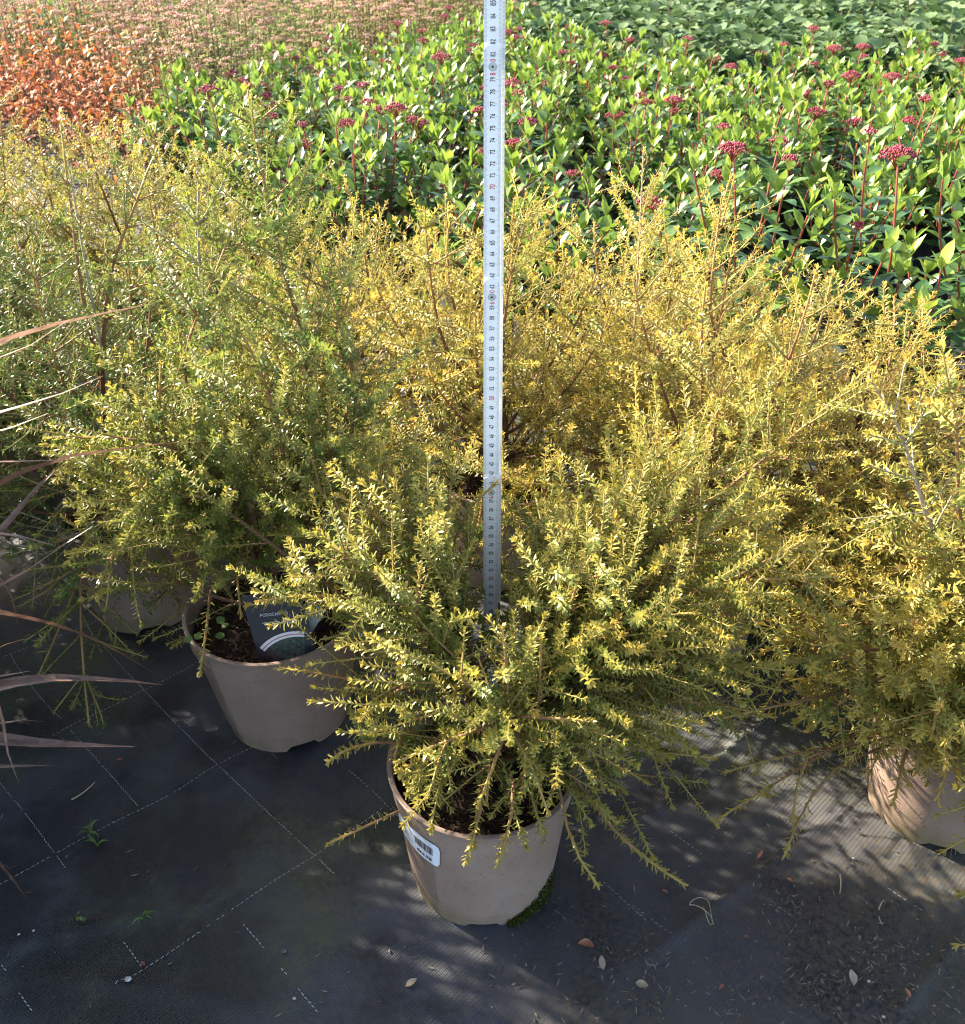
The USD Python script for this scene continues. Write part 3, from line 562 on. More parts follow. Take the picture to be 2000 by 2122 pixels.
for k, (x, y, rz, sc) in enumerate([(-1.10, .97, .6, 1.5), (-1.02, .66, 2.1, 1.05), (-1.36, 1.22, 3.0, 1.4), (-1.36, .92, 4.0, 1.35), (-1.12, .80, 5.0, 1.35), (-1.32, .62, 1.0, 1.3), (-1.02, 1.20, 2.6, 1.0), (-1.20, 1.14, 1.7, 1.5)]):      # the row goes on out of the picture
    copy_of('/World/potted_conifer_010' if k != 1 else '/World/potted_conifer_009', 'potted_conifer', ['dark green shrub outside the left edge, level with the second pot', 'dark green shrub outside the left edge, level with the front pot', 'dark green shrub farthest outside the left edge', 'tall dark shrub in the second row outside the left edge', 'dark shrub between the two others outside the left edge', 'tall dark shrub lowest in the second row outside the left edge', 'dark shrub outside the left edge behind the flax', 'tallest dark shrub outside the left edge'][k], 'potted shrub', (x, y, 0), rz, sc, 'shrubs beyond the left edge')
conifer((.52, 1.13), 'golden shrub with thin airy tips beside the glossy green shrubs on the right', 67, .34, .26, 18, (.6, .98), per=620, nl=.0092, nw=.0021, skirt=7,
        heroes=[dict(p=[W(1560, 620, 1.13), W(1610, 560, 1.13)], z=.1, bark='pale_bark_look'), dict(p=[W(1380, 560, 1.1), W(1420, 340, 1.15)], z=.12, o=dict(tint=(.7, .95)))])
conifer((.27, 1.34), 'golden shrub whose thin shoots reach up to the crimson buds', 71, .44, .26, 16, gold, per=620, nl=.0092, nw=.0021, skirt=7,
        heroes=[dict(p=[W(1230, 700, 1.25), W(1240, 500, 1.27), W(1250, 290, 1.3)], z=.12, bark='pale_bark_look', o=dict(tint=(.65, .95)))])
conifer((.80, .92), 'golden shrub at the right edge behind the potted yellow-green shrub', 73, .26, .23, 14, (.5, .9), per=620, nl=.0092, nw=.0021, skirt=7)

# ------------------------------------------------------------------ price sticker and moss on the front pot, tag in the second pot
front = stage.GetPrimAtPath('/World/potted_conifer'); second = stage.GetPrimAtPath('/World/potted_conifer_001')
def pot_r(z, rt=.0945, rb=.077, h=.176): return np.interp(z, [0, .0175, h * .52, h - .031, h - .027, h - .012, h - .0045], [rb, rb + .0026, rb + (rt - rb) * .55, rt - .0035, rt - .0005, rt, rt + .001])
def wrap(verts, ang0, z0, tilt, off):
    """flat (u right, v up, w out) onto the pot's wall round the point at ang0, z0"""
    v = np.asarray(verts, float); u = v[:, 0] * math.cos(tilt) - v[:, 1] * math.sin(tilt); h = v[:, 0] * math.sin(tilt) + v[:, 1] * math.cos(tilt)
    z = z0 + h; r = pot_r(z) * 1.0 + off + v[:, 2]; a = ang0 + u / .089
    return np.stack([r * np.cos(a), r * np.sin(a), z], 1)
def grid_rect(w, h, nx=14, ny=6, cut=.006):
    xs, ys = np.linspace(-w / 2, w / 2, nx), np.linspace(-h / 2, h / 2, ny); v = np.array([[x, y, 0] for y in ys for x in xs])
    for p in v:                                   # rounded corners
        dx, dy = abs(p[0]) - (w / 2 - cut), abs(p[1]) - (h / 2 - cut)
        if dx > 0 and dy > 0:
            l = math.hypot(dx, dy)
            if l > cut: p[0] = math.copysign(w / 2 - cut + dx / l * cut, p[0]); p[1] = math.copysign(h / 2 - cut + dy / l * cut, p[1])
    f = []
    for q in range(ny - 1):
        for k in range(nx - 1): a = q * nx + k; f += [[a, a + 1, a + nx + 1], [a, a + nx + 1, a + nx]]
    return v, np.array(f)
SA, SZ, ST = math.radians(-90 - 50), .127, math.radians(-5)
v, f = grid_rect(.070, .038)
sk = obj('price_sticker', (wrap(v, SA, SZ, ST, .0014), f), 'label_white', front, smooth=True, label='white self-adhesive price sticker with barcode')
rng = np.random.default_rng(5); x = .004
b = MB()
while x < .0265:
    wd = rng.choice([.0004, .0007, .0011]); v, f = grid_rect(wd, .013, 2, 4, 0); v[:, 0] += x + wd / 2; v[:, 1] += .004; b.add(wrap(v, SA, SZ, ST, .0018), f); x += wd + rng.choice([.0004, .0007])
obj('barcode', b.get()[0], 'ink_black', sk)
def wrapped_text(txt, h, u, vv, name, m, bold=False):
    t = meshkit.text_mesh(txt, h, .0001, bold); t.vertices += [u, vv, 0]
    obj(name, (wrap(t.vertices, SA, SZ, ST, .0018), t.faces), m, sk)
wrapped_text('£34.98', .0042, .006, -.0135, 'price', 'ink_black', True)
b = MB()
for k, wd in enumerate((.020, .016, .019, .012)):
    v, f = grid_rect(wd, .0009, 6, 2, 0); v[:, 0] += -.026 + wd / 2; v[:, 1] += -.002 - k * .0028; b.add(wrap(v, SA, SZ, ST, .0018), f)
obj('small_print', b.get()[0], 'ink_grey', sk)
def clump(name, parent, centres, r, n, mat_, seed, h=.004):
    rng = np.random.default_rng(seed); b = MB()
    for c in centres:
        for k in range(n):
            p = np.asarray(c) + rng.normal(0, r, 3) * [1, 1, .7]; d = unit(rng.normal(0, 1, 3) + [0, 0, .8]) * h * rng.uniform(.5, 1.2); e = unit(np.cross(d, rng.normal(0, 1, 3))) * h * .35
            b.add([p - e, p + e, p + d], [[0, 1, 2]], rng.random())
    (v, f), t = b.get(); return obj(name, (v, f), mat_, parent, tint=t, kind='stuff')
cs = [[pot_r(z) * np.cos(a), pot_r(z) * np.sin(a), z] for a, z in [(math.radians(-90 + q), .004 + .0011 * max(q - 20, 0) ** .9 * s) for q in range(22, 66, 3) for s in (.2, .6, 1.0)]]
clump('moss', front, cs, .0035, 36, 'moss_look', 3, .0035)

# black plant tag
tg = UsdGeom.Xform.Define(stage, '/World/plant_tag'); tag(tg.GetPrim(), 'black printed plant tag with white lettering, standing in the second pot', 'plant tag')
A, B_, C_ = W(500, 1268, .825), W(462, 1172, .845), W(545, 1175, .845)
A = A + 0; exv = unit(W(560, 1262, .825) - A); eyv = unit(B_ + (A - A) - A); eyv = unit(eyv - exv * (eyv @ exv) * .5); nrm = unit(np.cross(exv, eyv))
def on_tag(u, v, w=0): return A + exv * u + eyv * v + nrm * w
def tag_mesh(vs): vs = np.asarray(vs); return np.array([on_tag(*q) for q in vs])
tagp = tg.GetPrim(); tw, th_ = .070, .085
bx = trimesh.creation.box([tw, th_, .0007]); bx.apply_translation([tw / 2, th_ / 2 - .012, -.00035]); obj('card', (tag_mesh(bx.vertices), bx.faces), 'card_black', tagp)
def arc(r0, r1, cx, cy, a0, a1, z, name, m, n=20):
    a = np.linspace(a0, a1, n); vs = np.vstack([np.c_[cx + r0 * np.cos(a), cy + r0 * np.sin(a), np.full(n, z)], np.c_[cx + r1 * np.cos(a), cy + r1 * np.sin(a), np.full(n, z)]])
    k = np.arange(n - 1); f = np.vstack([np.c_[k, k + n, k + n + 1], np.c_[k, k + n + 1, k + 1]]); obj(name, (tag_mesh(vs), f), m, tagp)
arc(.058, .065, .048, -.042, 1.35, 2.3, .0006, 'white_arc', 'label_white'); arc(.0608, .0618, .048, -.042, 1.35, 2.3, .0010, 'red_line', 'print_red'); arc(.030, .0578, .048, -.042, 1.35, 2.15, .0006, 'plant_picture', 'print_photo')
for txt, h, yy, bo in (('PODOCARPUS', .0036, .045, False), ("'CHOCOLATE BOX'", .0036, .034, True)):
    t = meshkit.text_mesh(txt, h, .0001, bo); t.vertices[:, 0] = t.vertices[:, 0] * .98 + .016; t.vertices[:, 1] += yy; t.vertices[:, 2] += .0005; obj('lettering', (tag_mesh(t.vertices), t.faces), 'label_white', tagp)
wt = thing('plant_label', 'blank white plastic label poking out behind the black tag', 'plant label', W(600, 1205, .86))
bx = trimesh.creation.box([.022, .0008, .05]); bx.apply_transform(trimesh.transformations.rotation_matrix(.5, [0, 1, 0])); obj('blade', bx, 'label_white', wt)

# ------------------------------------------------------------------ folding ruler
LEAN = math.radians(11); FOOT = np.array([.009, .741, 0.0])
axv = np.array([0, math.sin(LEAN), math.cos(LEAN)]); rxv = np.array([1.0, 0, 0]); rnv = np.cross(rxv, axv)      # rnv towards the camera
def R(v): v = np.asarray(v, float); return FOOT + v[:, :1] * rxv + v[:, 1:2] * axv + v[:, 2:3] * rnv
ruler = thing('folding_ruler', 'white folding ruler with red and black numerals, standing upright among the shrubs', 'ruler')
RW, TK = .0158, .0030
def seg_mesh(y0, y1, w, tk, x0, z0):
    from shapely.geometry import box as sbox
    import shapely
    p = shapely.unary_union([sbox(-w / 2, y0 + .004, w / 2, y1 - .004), sbox(-w / 2 + .004, y0, w / 2 - .004, y1)] + [shapely.Point(sx * (w / 2 - .004), yy).buffer(.004, 8) for sx in (-1, 1) for yy in (y0 + .004, y1 - .004)])
    m = trimesh.creation.extrude_polygon(p, tk, engine='earcut'); m.vertices += [x0, 0, z0]; return m
def quads(rects, z):
    v, f = [], []
    for k, (x0, y0, x1, y1) in enumerate(rects): v += [[x0, y0, z], [x1, y0, z], [x1, y1, z], [x0, y1, z]]; f.append([4 * k, 4 * k + 1, 4 * k + 2, 4 * k + 3])
    return np.array(v), np.array(f)
def ticks(y0, y1, x0, z, w, parent, left=True):
    rects = []
    for mm in range(int(round(y0 * 1000)) + 2, int(round(y1 * 1000)) - 1):
        y = mm / 1000; k = mm % 10; ln = .0043 if k == 0 else .0036 if k == 5 else .0026
        rects.append((x0 + w / 2 - ln - (.0006 if k == 0 else 0), y - .00009, x0 + w / 2 - .0003, y + .00009))
        if left: rects.append((x0 - w / 2 + .0003, y - .00009, x0 - w / 2 + ln, y + .00009))
    v, f = quads(rects, z); obj('graduations', (R(v), f), 'tick_ink', parent, kind='stuff')
tops = [(0.0, .218), (.202, .4165), (.402, .6165), (.602, .8165), (.802, 1.0165)]
for k, (y0, y1) in enumerate(tops):
    z0 = -TK * k; m = seg_mesh(y0, y1, RW, TK - .0002, 0, z0); sg = obj('ruler_section', (R(m.vertices), m.faces), 'ruler_white', ruler, smooth=30)
    lo = (tops[k - 1][1] + .0005) if k else y0
    ticks(lo, y1 - .001, 0, z0 + TK - .0001, RW, sg)
    for cm in range(int(math.ceil(lo * 100 + .1)), int((y1 - .002) * 100) + 1):
        if cm > 90: break
        big = cm % 5 == 0; hh = .0050 if big else .0046
        rv = cm % 20 == 0 and cm > 0
        for ch, off in ([(str(cm)[0], -.0058), (str(cm)[1], .0052)] if rv else [(str(cm), 0)]):
            t = meshkit.text_mesh(ch, 1.0, .01, True); e = t.bounds; ww = .0019 * len(ch) * (1.12 if big else 1)
            q = (t.vertices - e[0]) / (e[1] - e[0]); q[:, 0] = (q[:, 0] - .5) * ww + cm / 100 + off; q[:, 1] = .0002 - (q[:, 1] - .5) * hh - .0001
            vv_ = np.c_[q[:, 1], q[:, 0], z0 + TK + q[:, 2] * .0001 - .00012]
            obj('numeral', (R(vv_), t.faces), 'ink_red' if cm % 10 == 0 else 'ink_black', sg)
    if k:   # a thin bright edge where the section below ends, and its rivet
        yr = .2 * k
        for rad, hgt, mt in ((.0036, .0006, 'rivet_metal'), (.0026, .0009, 'ruler_edge'), (.0020, .0012, 'rivet_metal'), (.0009, .0014, 'ink_black')):
            c = trimesh.creation.cylinder(rad, hgt, sections=28); c.vertices += [0, yr, z0 + TK * 2 + hgt / 2 - .0002]
            obj('rivet' if mt != 'ink_black' else 'rivet_hole', (R(c.vertices), c.faces), mt, sg, smooth=30)
for k, (y0, y1) in enumerate([(.262, .42), (.404, .62), (.604, .82), (.804, 1.0)]):     # the folded-back half behind, a little to the right
    z0 = -.016 - TK * .5 * (k % 2); m = seg_mesh(y0, y1, RW, TK - .0003, .0032, z0); sg = obj('ruler_section', (R(m.vertices), m.faces), 'ruler_white', ruler, smooth=30)
    ticks(y0 + .003, y1 - .003, .0032, z0 + TK - .0002, RW, sg, left=False)
m = seg_mesh(.244, .264, RW * .9, TK, .0034, -.0158); obj('hinge_plate', (R(m.vertices), m.faces), 'rust_metal', ruler, smooth=30)

# ------------------------------------------------------------------ broad-leaved shrubs
def leaf_mesh(rng, base, d, L, wd, face=(0, 0, 1), droop=.25, fold=.22, nl=5, shape=.45):
    d = unit(d); side = unit(np.cross(d, np.asarray(face, float) + rng.normal(0, .15, 3))); nrm = np.cross(side, d)
    t = np.linspace(0, 1, nl); prof = np.sin(np.pi * t ** (math.log(.5) / math.log(shape))) ** .85; prof[0] = .06; prof[-1] = .0
    c = base + d * (t * L)[:, None] - np.array([0, 0, 1]) * (droop * L * t ** 2)[:, None]
    l = c - side * (prof * wd / 2)[:, None] + nrm * (prof * wd / 2 * fold)[:, None]; r = c + side * (prof * wd / 2)[:, None] + nrm * (prof * wd / 2 * fold)[:, None]
    v = np.vstack([c, l, r]); k = np.arange(nl - 1)
    f = np.vstack([np.c_[k, k + 1, k + 1 + nl], np.c_[k, k + 1 + nl, k + nl], np.c_[k, k + 2 * nl, k + 1 + 2 * nl], np.c_[k, k + 1 + 2 * nl, k + 1]])
    return v, f
ICO = trimesh.creation.icosphere(subdivisions=0)
def buds(rng, parent, stem_b, c, w):
    b = MB(); n = int(np.clip((w / .0045) ** 2 * .8, 24, 150))
    for k in range(n):
        q, a = np.sqrt((k + .5) / n), k * 2.39996
        p = c + np.array([q * w / 2 * np.cos(a), q * w / 2 * np.sin(a), w * .22 * (1 - q ** 2) + rng.normal(0, .0015)]) + rng.normal(0, .0012, 3)
        sc = np.array([.0017, .0017, .0025]) * rng.uniform(.8, 1.25); b.add(ICO.vertices * sc + p, ICO.faces, rng.uniform(.1, .9))
        if k % 4 == 0: stem_b.add(*tube(np.array([c - [0, 0, w * .35], (c - [0, 0, w * .12]) * .5 + p * .5, p]), .0008, .0005, 3), .9)
    (v, f), t = b.get(); obj('bud_cluster', (v, f), 'bud_look', parent, smooth=True, tint=t)
def glossy(plant, seed, stems=None, nst=13, hmin=.28, hmax=.46, rad=.16, flower=.4, single=True, lsz=1.0, potted=True):
    rng = np.random.default_rng(seed)
    if potted: 
        m = trimesh.creation.revolve(np.array([[0, .01], [.075, .01], [.077, 0], [.082, .0], [.095, .16], [.099, .16], [.098, .172], [.094, .172], [.092, .15], [0, .15]]), sections=24)
        obj('pot', m, 'black_pot_look', plant, smooth=30)
    sb, lb = MB(), MB()
    specs = stems or []
    if stems is None:
        for k in range(nst):
            a = k * 2.39996 + rng.uniform(-.3, .3); q = np.sqrt((k + .3) / nst) * rad
            fl = rng.uniform(.03, .058) if rng.random() < flower else 0; specs.append((np.array([q * np.cos(a), q * np.sin(a), (rng.uniform(hmin, hmax) if not fl else hmax * 1.0) * (1 - .25 * (q / rad) ** 2)]), fl))
    for tip, fl in specs:
        tip = np.asarray(tip, float); base = np.array([tip[0] * .2, tip[1] * .2, .14]); mid = np.array([tip[0] * .75, tip[1] * .75, base[2] * .45 + tip[2] * .55]) + rng.normal(0, .018, 3)
        pth = through([base, mid, tip], 9); L = np.linalg.norm(np.diff(pth, axis=0), axis=1).sum()
        sb.add(*tube(pth, .0032, .0018, 5), np.linspace(.2, 1, 9).repeat(5).tolist() + [1])
        T = unit(pth[-1] - pth[-3]); a0 = rng.uniform(0, 3.14); npair = int(L * .82 / .027)
        for k in range(npair + 1):
            u = 1 - k * .82 / max(npair, 1); P = np.array([np.interp(u, np.linspace(0, 1, 9), pth[:, a]) for a in range(3)])
            young = max(0, 1 - k / 2.2)
            for s in ((0, 1, 2, 3) if k == 0 and not fl else (0, 1)):
                a = a0 + k * np.pi / 2 + s * (np.pi if k or fl else np.pi / 2) + rng.normal(0, .25); el = np.radians((62 if not fl else 30) * young + (1 - young) * 22 + rng.normal(0, 12))
                d = np.array([np.cos(a) * np.cos(el), np.sin(a) * np.cos(el), np.sin(el)]); d = unit(d + T * .2)
                ll = lsz * rng.uniform(.040, .070) * (1 - .25 * young); v, f = leaf_mesh(rng, P + d * .005, d, ll, ll * rng.uniform(.38, .48), droop=.22 * (1 - young) + .04, fold=.3)
                tt = .30 + .5 * young * (0.6 if fl else 1) + rng.normal(0, .10)
                if single: obj('leaf', (v, f), 'glossy_leaf_look', plant, smooth=True, tint=np.full(len(v), tt))
                else: lb.add(v, f, tt)
        if fl:
            c = pth[-1] + T * .02; sb.add(*tube(np.array([pth[-1], c]), .0018, .0012, 5), 1); buds(rng, plant, sb, c, fl)
    (v, f), t = sb.get(); obj('stems', (v, f), 'red_stem_look', plant, smooth=True, tint=t)
    if not single: (v, f), t = lb.get(); obj('foliage', (v, f), 'glossy_leaf_look', plant, smooth=True, tint=t)

# near ones on the right, built stem by stem
def near_glossy(loc, label, seed, tips, **kw):
    pl = thing('glossy_shrub', label, 'shrub', (loc[0], loc[1], 0)); l = np.array([loc[0], loc[1], 0])
    rng = np.random.default_rng(seed); st = [(np.asarray(p) - l, fl) for p, fl in tips]
    for k in range(kw.pop('extra', 6)):
        a = rng.uniform(0, 6.28); q = rng.uniform(.05, .18); st.append((np.array([q * np.cos(a), q * np.sin(a), rng.uniform(.24, .36)]), 0))
    glossy(pl, seed, st, **kw)
def Q(x, y, Y): return V(1300 + x / 2.677, y / 2.677, Y)     # from the top right crop
near_glossy((.80, 1.62), 'glossy green shrub at right with the largest crimson bud cluster on a tall red stem', 101,
            [(Q(1500, 930, 1.68), .062), (Q(1440, 1400, 1.52), 0), (Q(1265, 1310, 1.6), .022), (Q(1150, 1110, 1.62), 0), (Q(1740, 1500, 1.5), 0), (Q(1640, 1750, 1.42), 0), (Q(1340, 800, 1.75), .025)], extra=15)
near_glossy((1.05, 1.75), 'glossy green shrub cut by the right edge, broad leaves over dark ground', 103,
            [(Q(1800, 1150, 1.6), 0), (Q(1850, 1400, 1.6), 0), (Q(1750, 1000, 1.75), 0), (Q(1880, 900, 1.85), 0)], extra=15)
near_glossy((.50, 1.72), 'glossy green shrub with a wide flat crimson bud cluster just above the golden tips', 107,
            [(Q(590, 900, 1.72), .055), (Q(830, 1080, 1.68), 0), (Q(370, 960, 1.72), 0), (Q(150, 1190, 1.6), .045), (Q(890, 950, 1.76), .032), (Q(830, 850, 1.85), .035), (Q(1000, 1200, 1.62), 0)], extra=15)
for k in range(6): # prototypes of the block
    pr = UsdGeom.Xform.Define(stage, f'/World/Looks/glossy_proto_{k}')
PROTO = '/World/prototypes'
stage.CreateClassPrim(PROTO)
protos = {}
def proto(kind, k, build):
    p = f'{PROTO}/{kind}_{k}'
    x = UsdGeom.Xform.Define(stage, p).GetPrim(); build(x); protos.setdefault(kind, []).append(p)
for k in range(6): stage.RemovePrim(f'/World/Looks/glossy_proto_{k}')
for k in range(5): proto('near', k, lambda x, k=k: glossy(x, 200 + k, flower=(.05, .12, .03, .08, .16)[k], nst=26))
for k in range(5): proto('far', k, lambda x, k=k: glossy(x, 220 + k, flower=(.08, .03, .12, .06, .10)[k], nst=27, single=False, potted=False))

def bushy(x, seed, n, rad, h, leaf, mat_, shift=0.0, flat=None, fl_mat=None, upright=.6, dense=1, broad=.45, stem='bark_look'):
    rng = np.random.default_rng(seed); lb, sb, fb = MB(), MB(), MB()
    for k in range(n):
        a = k * 2.39996; q = np.sqrt((k + .4) / n) * rad; tip = np.array([q * np.cos(a), q * np.sin(a), h * rng.uniform(.72, 1.05) * (1 - .3 * (q / rad) ** 2)])
        pth = through([[tip[0] * .3, tip[1] * .3, .02], tip * [.8, .8, .55] + rng.normal(0, .01, 3), tip], 6); sb.add(*tube(pth, .002, .001, 4))
        m = int(dense * 12)
        for s in range(m):
            u = rng.uniform(.35, 1.0); P = np.array([np.interp(u, np.linspace(0, 1, 6), pth[:, c]) for c in range(3)]); b = rng.uniform(0, 6.28); el = rng.normal(upright, .35)
            d = np.array([np.cos(b) * np.cos(el), np.sin(b) * np.cos(el), np.sin(el)]); l = leaf * rng.uniform(.7, 1.2)
            v, f = leaf_mesh(rng, P + d * leaf * .2, d, l, l * broad * rng.uniform(.8, 1.2), droop=.25, nl=4); lb.add(v, f, rng.normal(.5, .18) + .2 * (u - .6) + shift)
        if flat and rng.random() < .8:
            for s in range(int(flat)):
                b, rr = s * 2.4, np.sqrt(s / flat) * .022; p = pth[-1] + np.array([rr * np.cos(b), rr * np.sin(b), .012 - rr * .25 + rng.normal(0, .002)]); fb.add(ICO.vertices * rng.uniform(.0025, .0045) * np.array([1, 1, .8]) + p, ICO.faces, rng.normal(.35, .2) + (.5 if k % 7 == 0 else 0))
    (v, f), t = sb.get(); obj('stems', (v, f), stem, x)
    (v, f), t = lb.get(); obj('foliage', (v, f), mat_, x, smooth=True, tint=np.clip(t, 0, 1), kind='stuff')
    if fb.n: (v, f), t = fb.get(); obj('flower_heads', (v, f), fl_mat, x, smooth=True, tint=np.clip(t, 0, 1), kind='stuff')
for k in range(3): proto('orange', k, lambda x, k=k: bushy(x, 300 + k, 34, .24, .55, .032, 'orange_leaf_look', dense=1.6, broad=.36))
for k in range(5): proto('heath', k, lambda x, k=k: bushy(x, 320 + k, 34, .21, (.58, .50, .62, .55, .48)[k], (.026, .034, .024, .03, .036)[k], 'heath_leaf_look', shift=(0, -.5, .2, -.35, -.6)[k], flat=(30, 10, 34, 24, 6)[k], fl_mat='heath_flower_look', dense=1.6, broad=.34))
for k in range(3): proto('grey', k, lambda x, k=k: bushy(x, 340 + k, 30, .22, .48, .07, 'grey_leaf_look', dense=1.0, broad=.8, upright=.55))

rng = np.random.default_rng(9)
U2, V2 = np.array([-.73, .68]), np.array([.68, .73])
def side(P, A, B): return (B[0] - A[0]) * (P[1] - A[1]) - (B[1] - A[1]) * (P[0] - A[0])
g1, g2 = 'glossy shrubs with crimson buds in the block behind the ruler', 'glossy shrubs in the far part of the block'
placed = []
count = dict(near=0, far=0, orange=0, heath=0, grey=0)
for a in range(-18, 20):
    for c in range(0, 34):
        P = np.array([.62, 1.95]) + U2 * a * .31 + V2 * (c - 8) * .31 + rng.normal(0, .03, 2); x, y = P
        if y < 1.2 or y > 8.8 or abs(x) > .58 * y + .45: continue
        front_line = 1.83 - .93 * x if x > -.05 else 1.90 - 1.0 * x           # behind the golden row
        if x > .35: front_line = max(front_line, 2.0)
        if y < front_line: continue
        rz, sc = rng.uniform(0, 6.28), rng.uniform(.9, 1.1)
        left_edge = (x < -1.30 and y < 3.15) or (y >= 3.15 and side(P, (-1.12, 3.15), (-.20, 5.1)) > 0)
        right_far = y > 4.35 - .3 * (x - .4) and x > .15 and y > 3.7
        if left_edge:
            kind = 'orange' if y < 4.3 and x < -1.03 - max(0, y - 3.3) * .58 else 'heath'
        elif right_far: kind = 'grey'
        else: kind = 'near' if y < 3.0 else 'far'
        if kind == 'heath': sc *= rng.uniform(.75, 1.15)
        if kind == 'orange' and y < 3.0: continue
        if y > 7.5 and kind in ('near', 'far'): continue
        count[kind] += 1
        placed.append((kind, c, a, x, y, rz, sc, protos[kind][rng.integers(len(protos[kind]))]))
ORD = ['first', 'second', 'third', 'fourth', 'fifth', 'sixth', 'seventh', 'eighth', 'ninth', 'tenth', 'eleventh', 'twelfth']
near_rows = sorted({q[1] for q in placed if q[0] == 'near'})
for kind, c, a, x, y, rz, sc, pr in placed:
    lab, grp, nm = {
        'near': (None, 'glossy shrubs with crimson buds in the block behind the golden shrubs', 'glossy_shrub'),
        'far': ('small leaved glossy green shrub in the far half of the green block', 'glossy shrubs in the far half of the green block', 'glossy_shrub'),
        'orange': ('shrub with orange and red autumn leaves in the patch at upper left', 'orange autumn shrubs', 'autumn_shrub'),
        'heath': ('brownish pink shrub with flat faded flower heads along the top left', 'faded pink flowering shrubs', 'flowering_shrub'),
        'grey': ('low shrub with round grey-green leaves at the top right', 'grey-green leaved shrubs', 'round_leaved_shrub')}[kind]
    if kind == 'near':                              # the nearer ones can be counted off along their diagonal rows
        place = sorted(q[2] for q in placed if q[0] == 'near' and q[1] == c).index(a)
        lab = f'glossy green shrub, {ORD[place]} from the right in diagonal row {ORD[near_rows.index(c)]} from the front'
    copy_of(pr, nm, lab, 'shrub', (x, y, 0), rz, sc, grp)
print(count)

# ------------------------------------------------------------------ far end: low stone wall and clay pots
wl = thing('stone_wall', 'low grey stone wall glimpsed at the top right of the ruler', 'wall', (0.9, 9.2, 0))
r = np.random.default_rng(4)
for row in range(3):
    x = -1.6 + row * .12
    while x < 1.6:
        L = r.uniform(.22, .42); bx = trimesh.creation.box([L - .015, .24, .135]); bx.vertices += r.normal(0, .006, bx.vertices.shape); bx.apply_translation([x + L / 2, 0, .07 + row * .145]); obj('stone', bx, 'wall_stone_look', wl); x += L
for k, (px, Y_, s) in enumerate([(1235, 7.6, 1.0), (1165, 7.9, .8)]):
    x = (px - 1000) / FPX * (Y_ * _c + .5)
    t = thing('clay_pot', ['large terracotta pot behind the round leaved shrubs', 'small terracotta pot beside the larger one behind the shrubs'][k], 'plant pot', (x, Y_, 0), sc=s)
    obj('body', trimesh.creation.revolve(np.array([[0, 0], [.13, 0], [.19, .34], [.21, .34], [.21, .42], [.185, .42], [.17, .34], [.12, .02], [0, .02]]), sections=40), 'terracotta_look', t, smooth=30)

# ------------------------------------------------------------------ bronze flax at the left
def strap(b_pts, wd, rng, n=16, keel=.25):
    p = through(b_pts, n); T = unit(np.gradient(p, axis=0)); up = np.array([0, 0, 1.0]) + rng.normal(0, .35, 3); S = unit(np.cross(T, up)); N = np.cross(S, T)
    t = np.linspace(0, 1, n); w = wd * np.clip(np.minimum(.6 + t * 1.5, (1 - t) * 2.4), 0.02, 1)[:, None] / 2
    v = np.vstack([p - N * w * keel, p - S * w + N * w * keel * .6, p + S * w + N * w * keel * .6]); k = np.arange(n - 1)
    return v, np.vstack([np.c_[k, k + 1, k + 1 + n], np.c_[k, k + 1 + n, k + n], np.c_[k, k + 2 * n, k + 1 + 2 * n], np.c_[k, k + 1 + 2 * n, k + 1]])
FX = np.array([-.80, .60, 0])
fx = thing('flax', 'bronze purple flax with long strap leaves arching in from the left edge', 'plant')
pm = trimesh.creation.revolve(np.array([[0, .01], [.08, .01], [.082, 0], [.09, 0], [.11, .19], [.115, .19], [.113, .205], [.108, .205], [.105, .17], [0, .17]]), sections=40); pm_ = pm.copy(); pm.vertices += FX; obj('pot', pm, 'pot_look', fx, smooth=30, tint=np.zeros(len(pm.vertices)) if False else None)
rng = np.random.default_rng(21)
def WF(x, y, Y): return W(x, y, Y * .88)
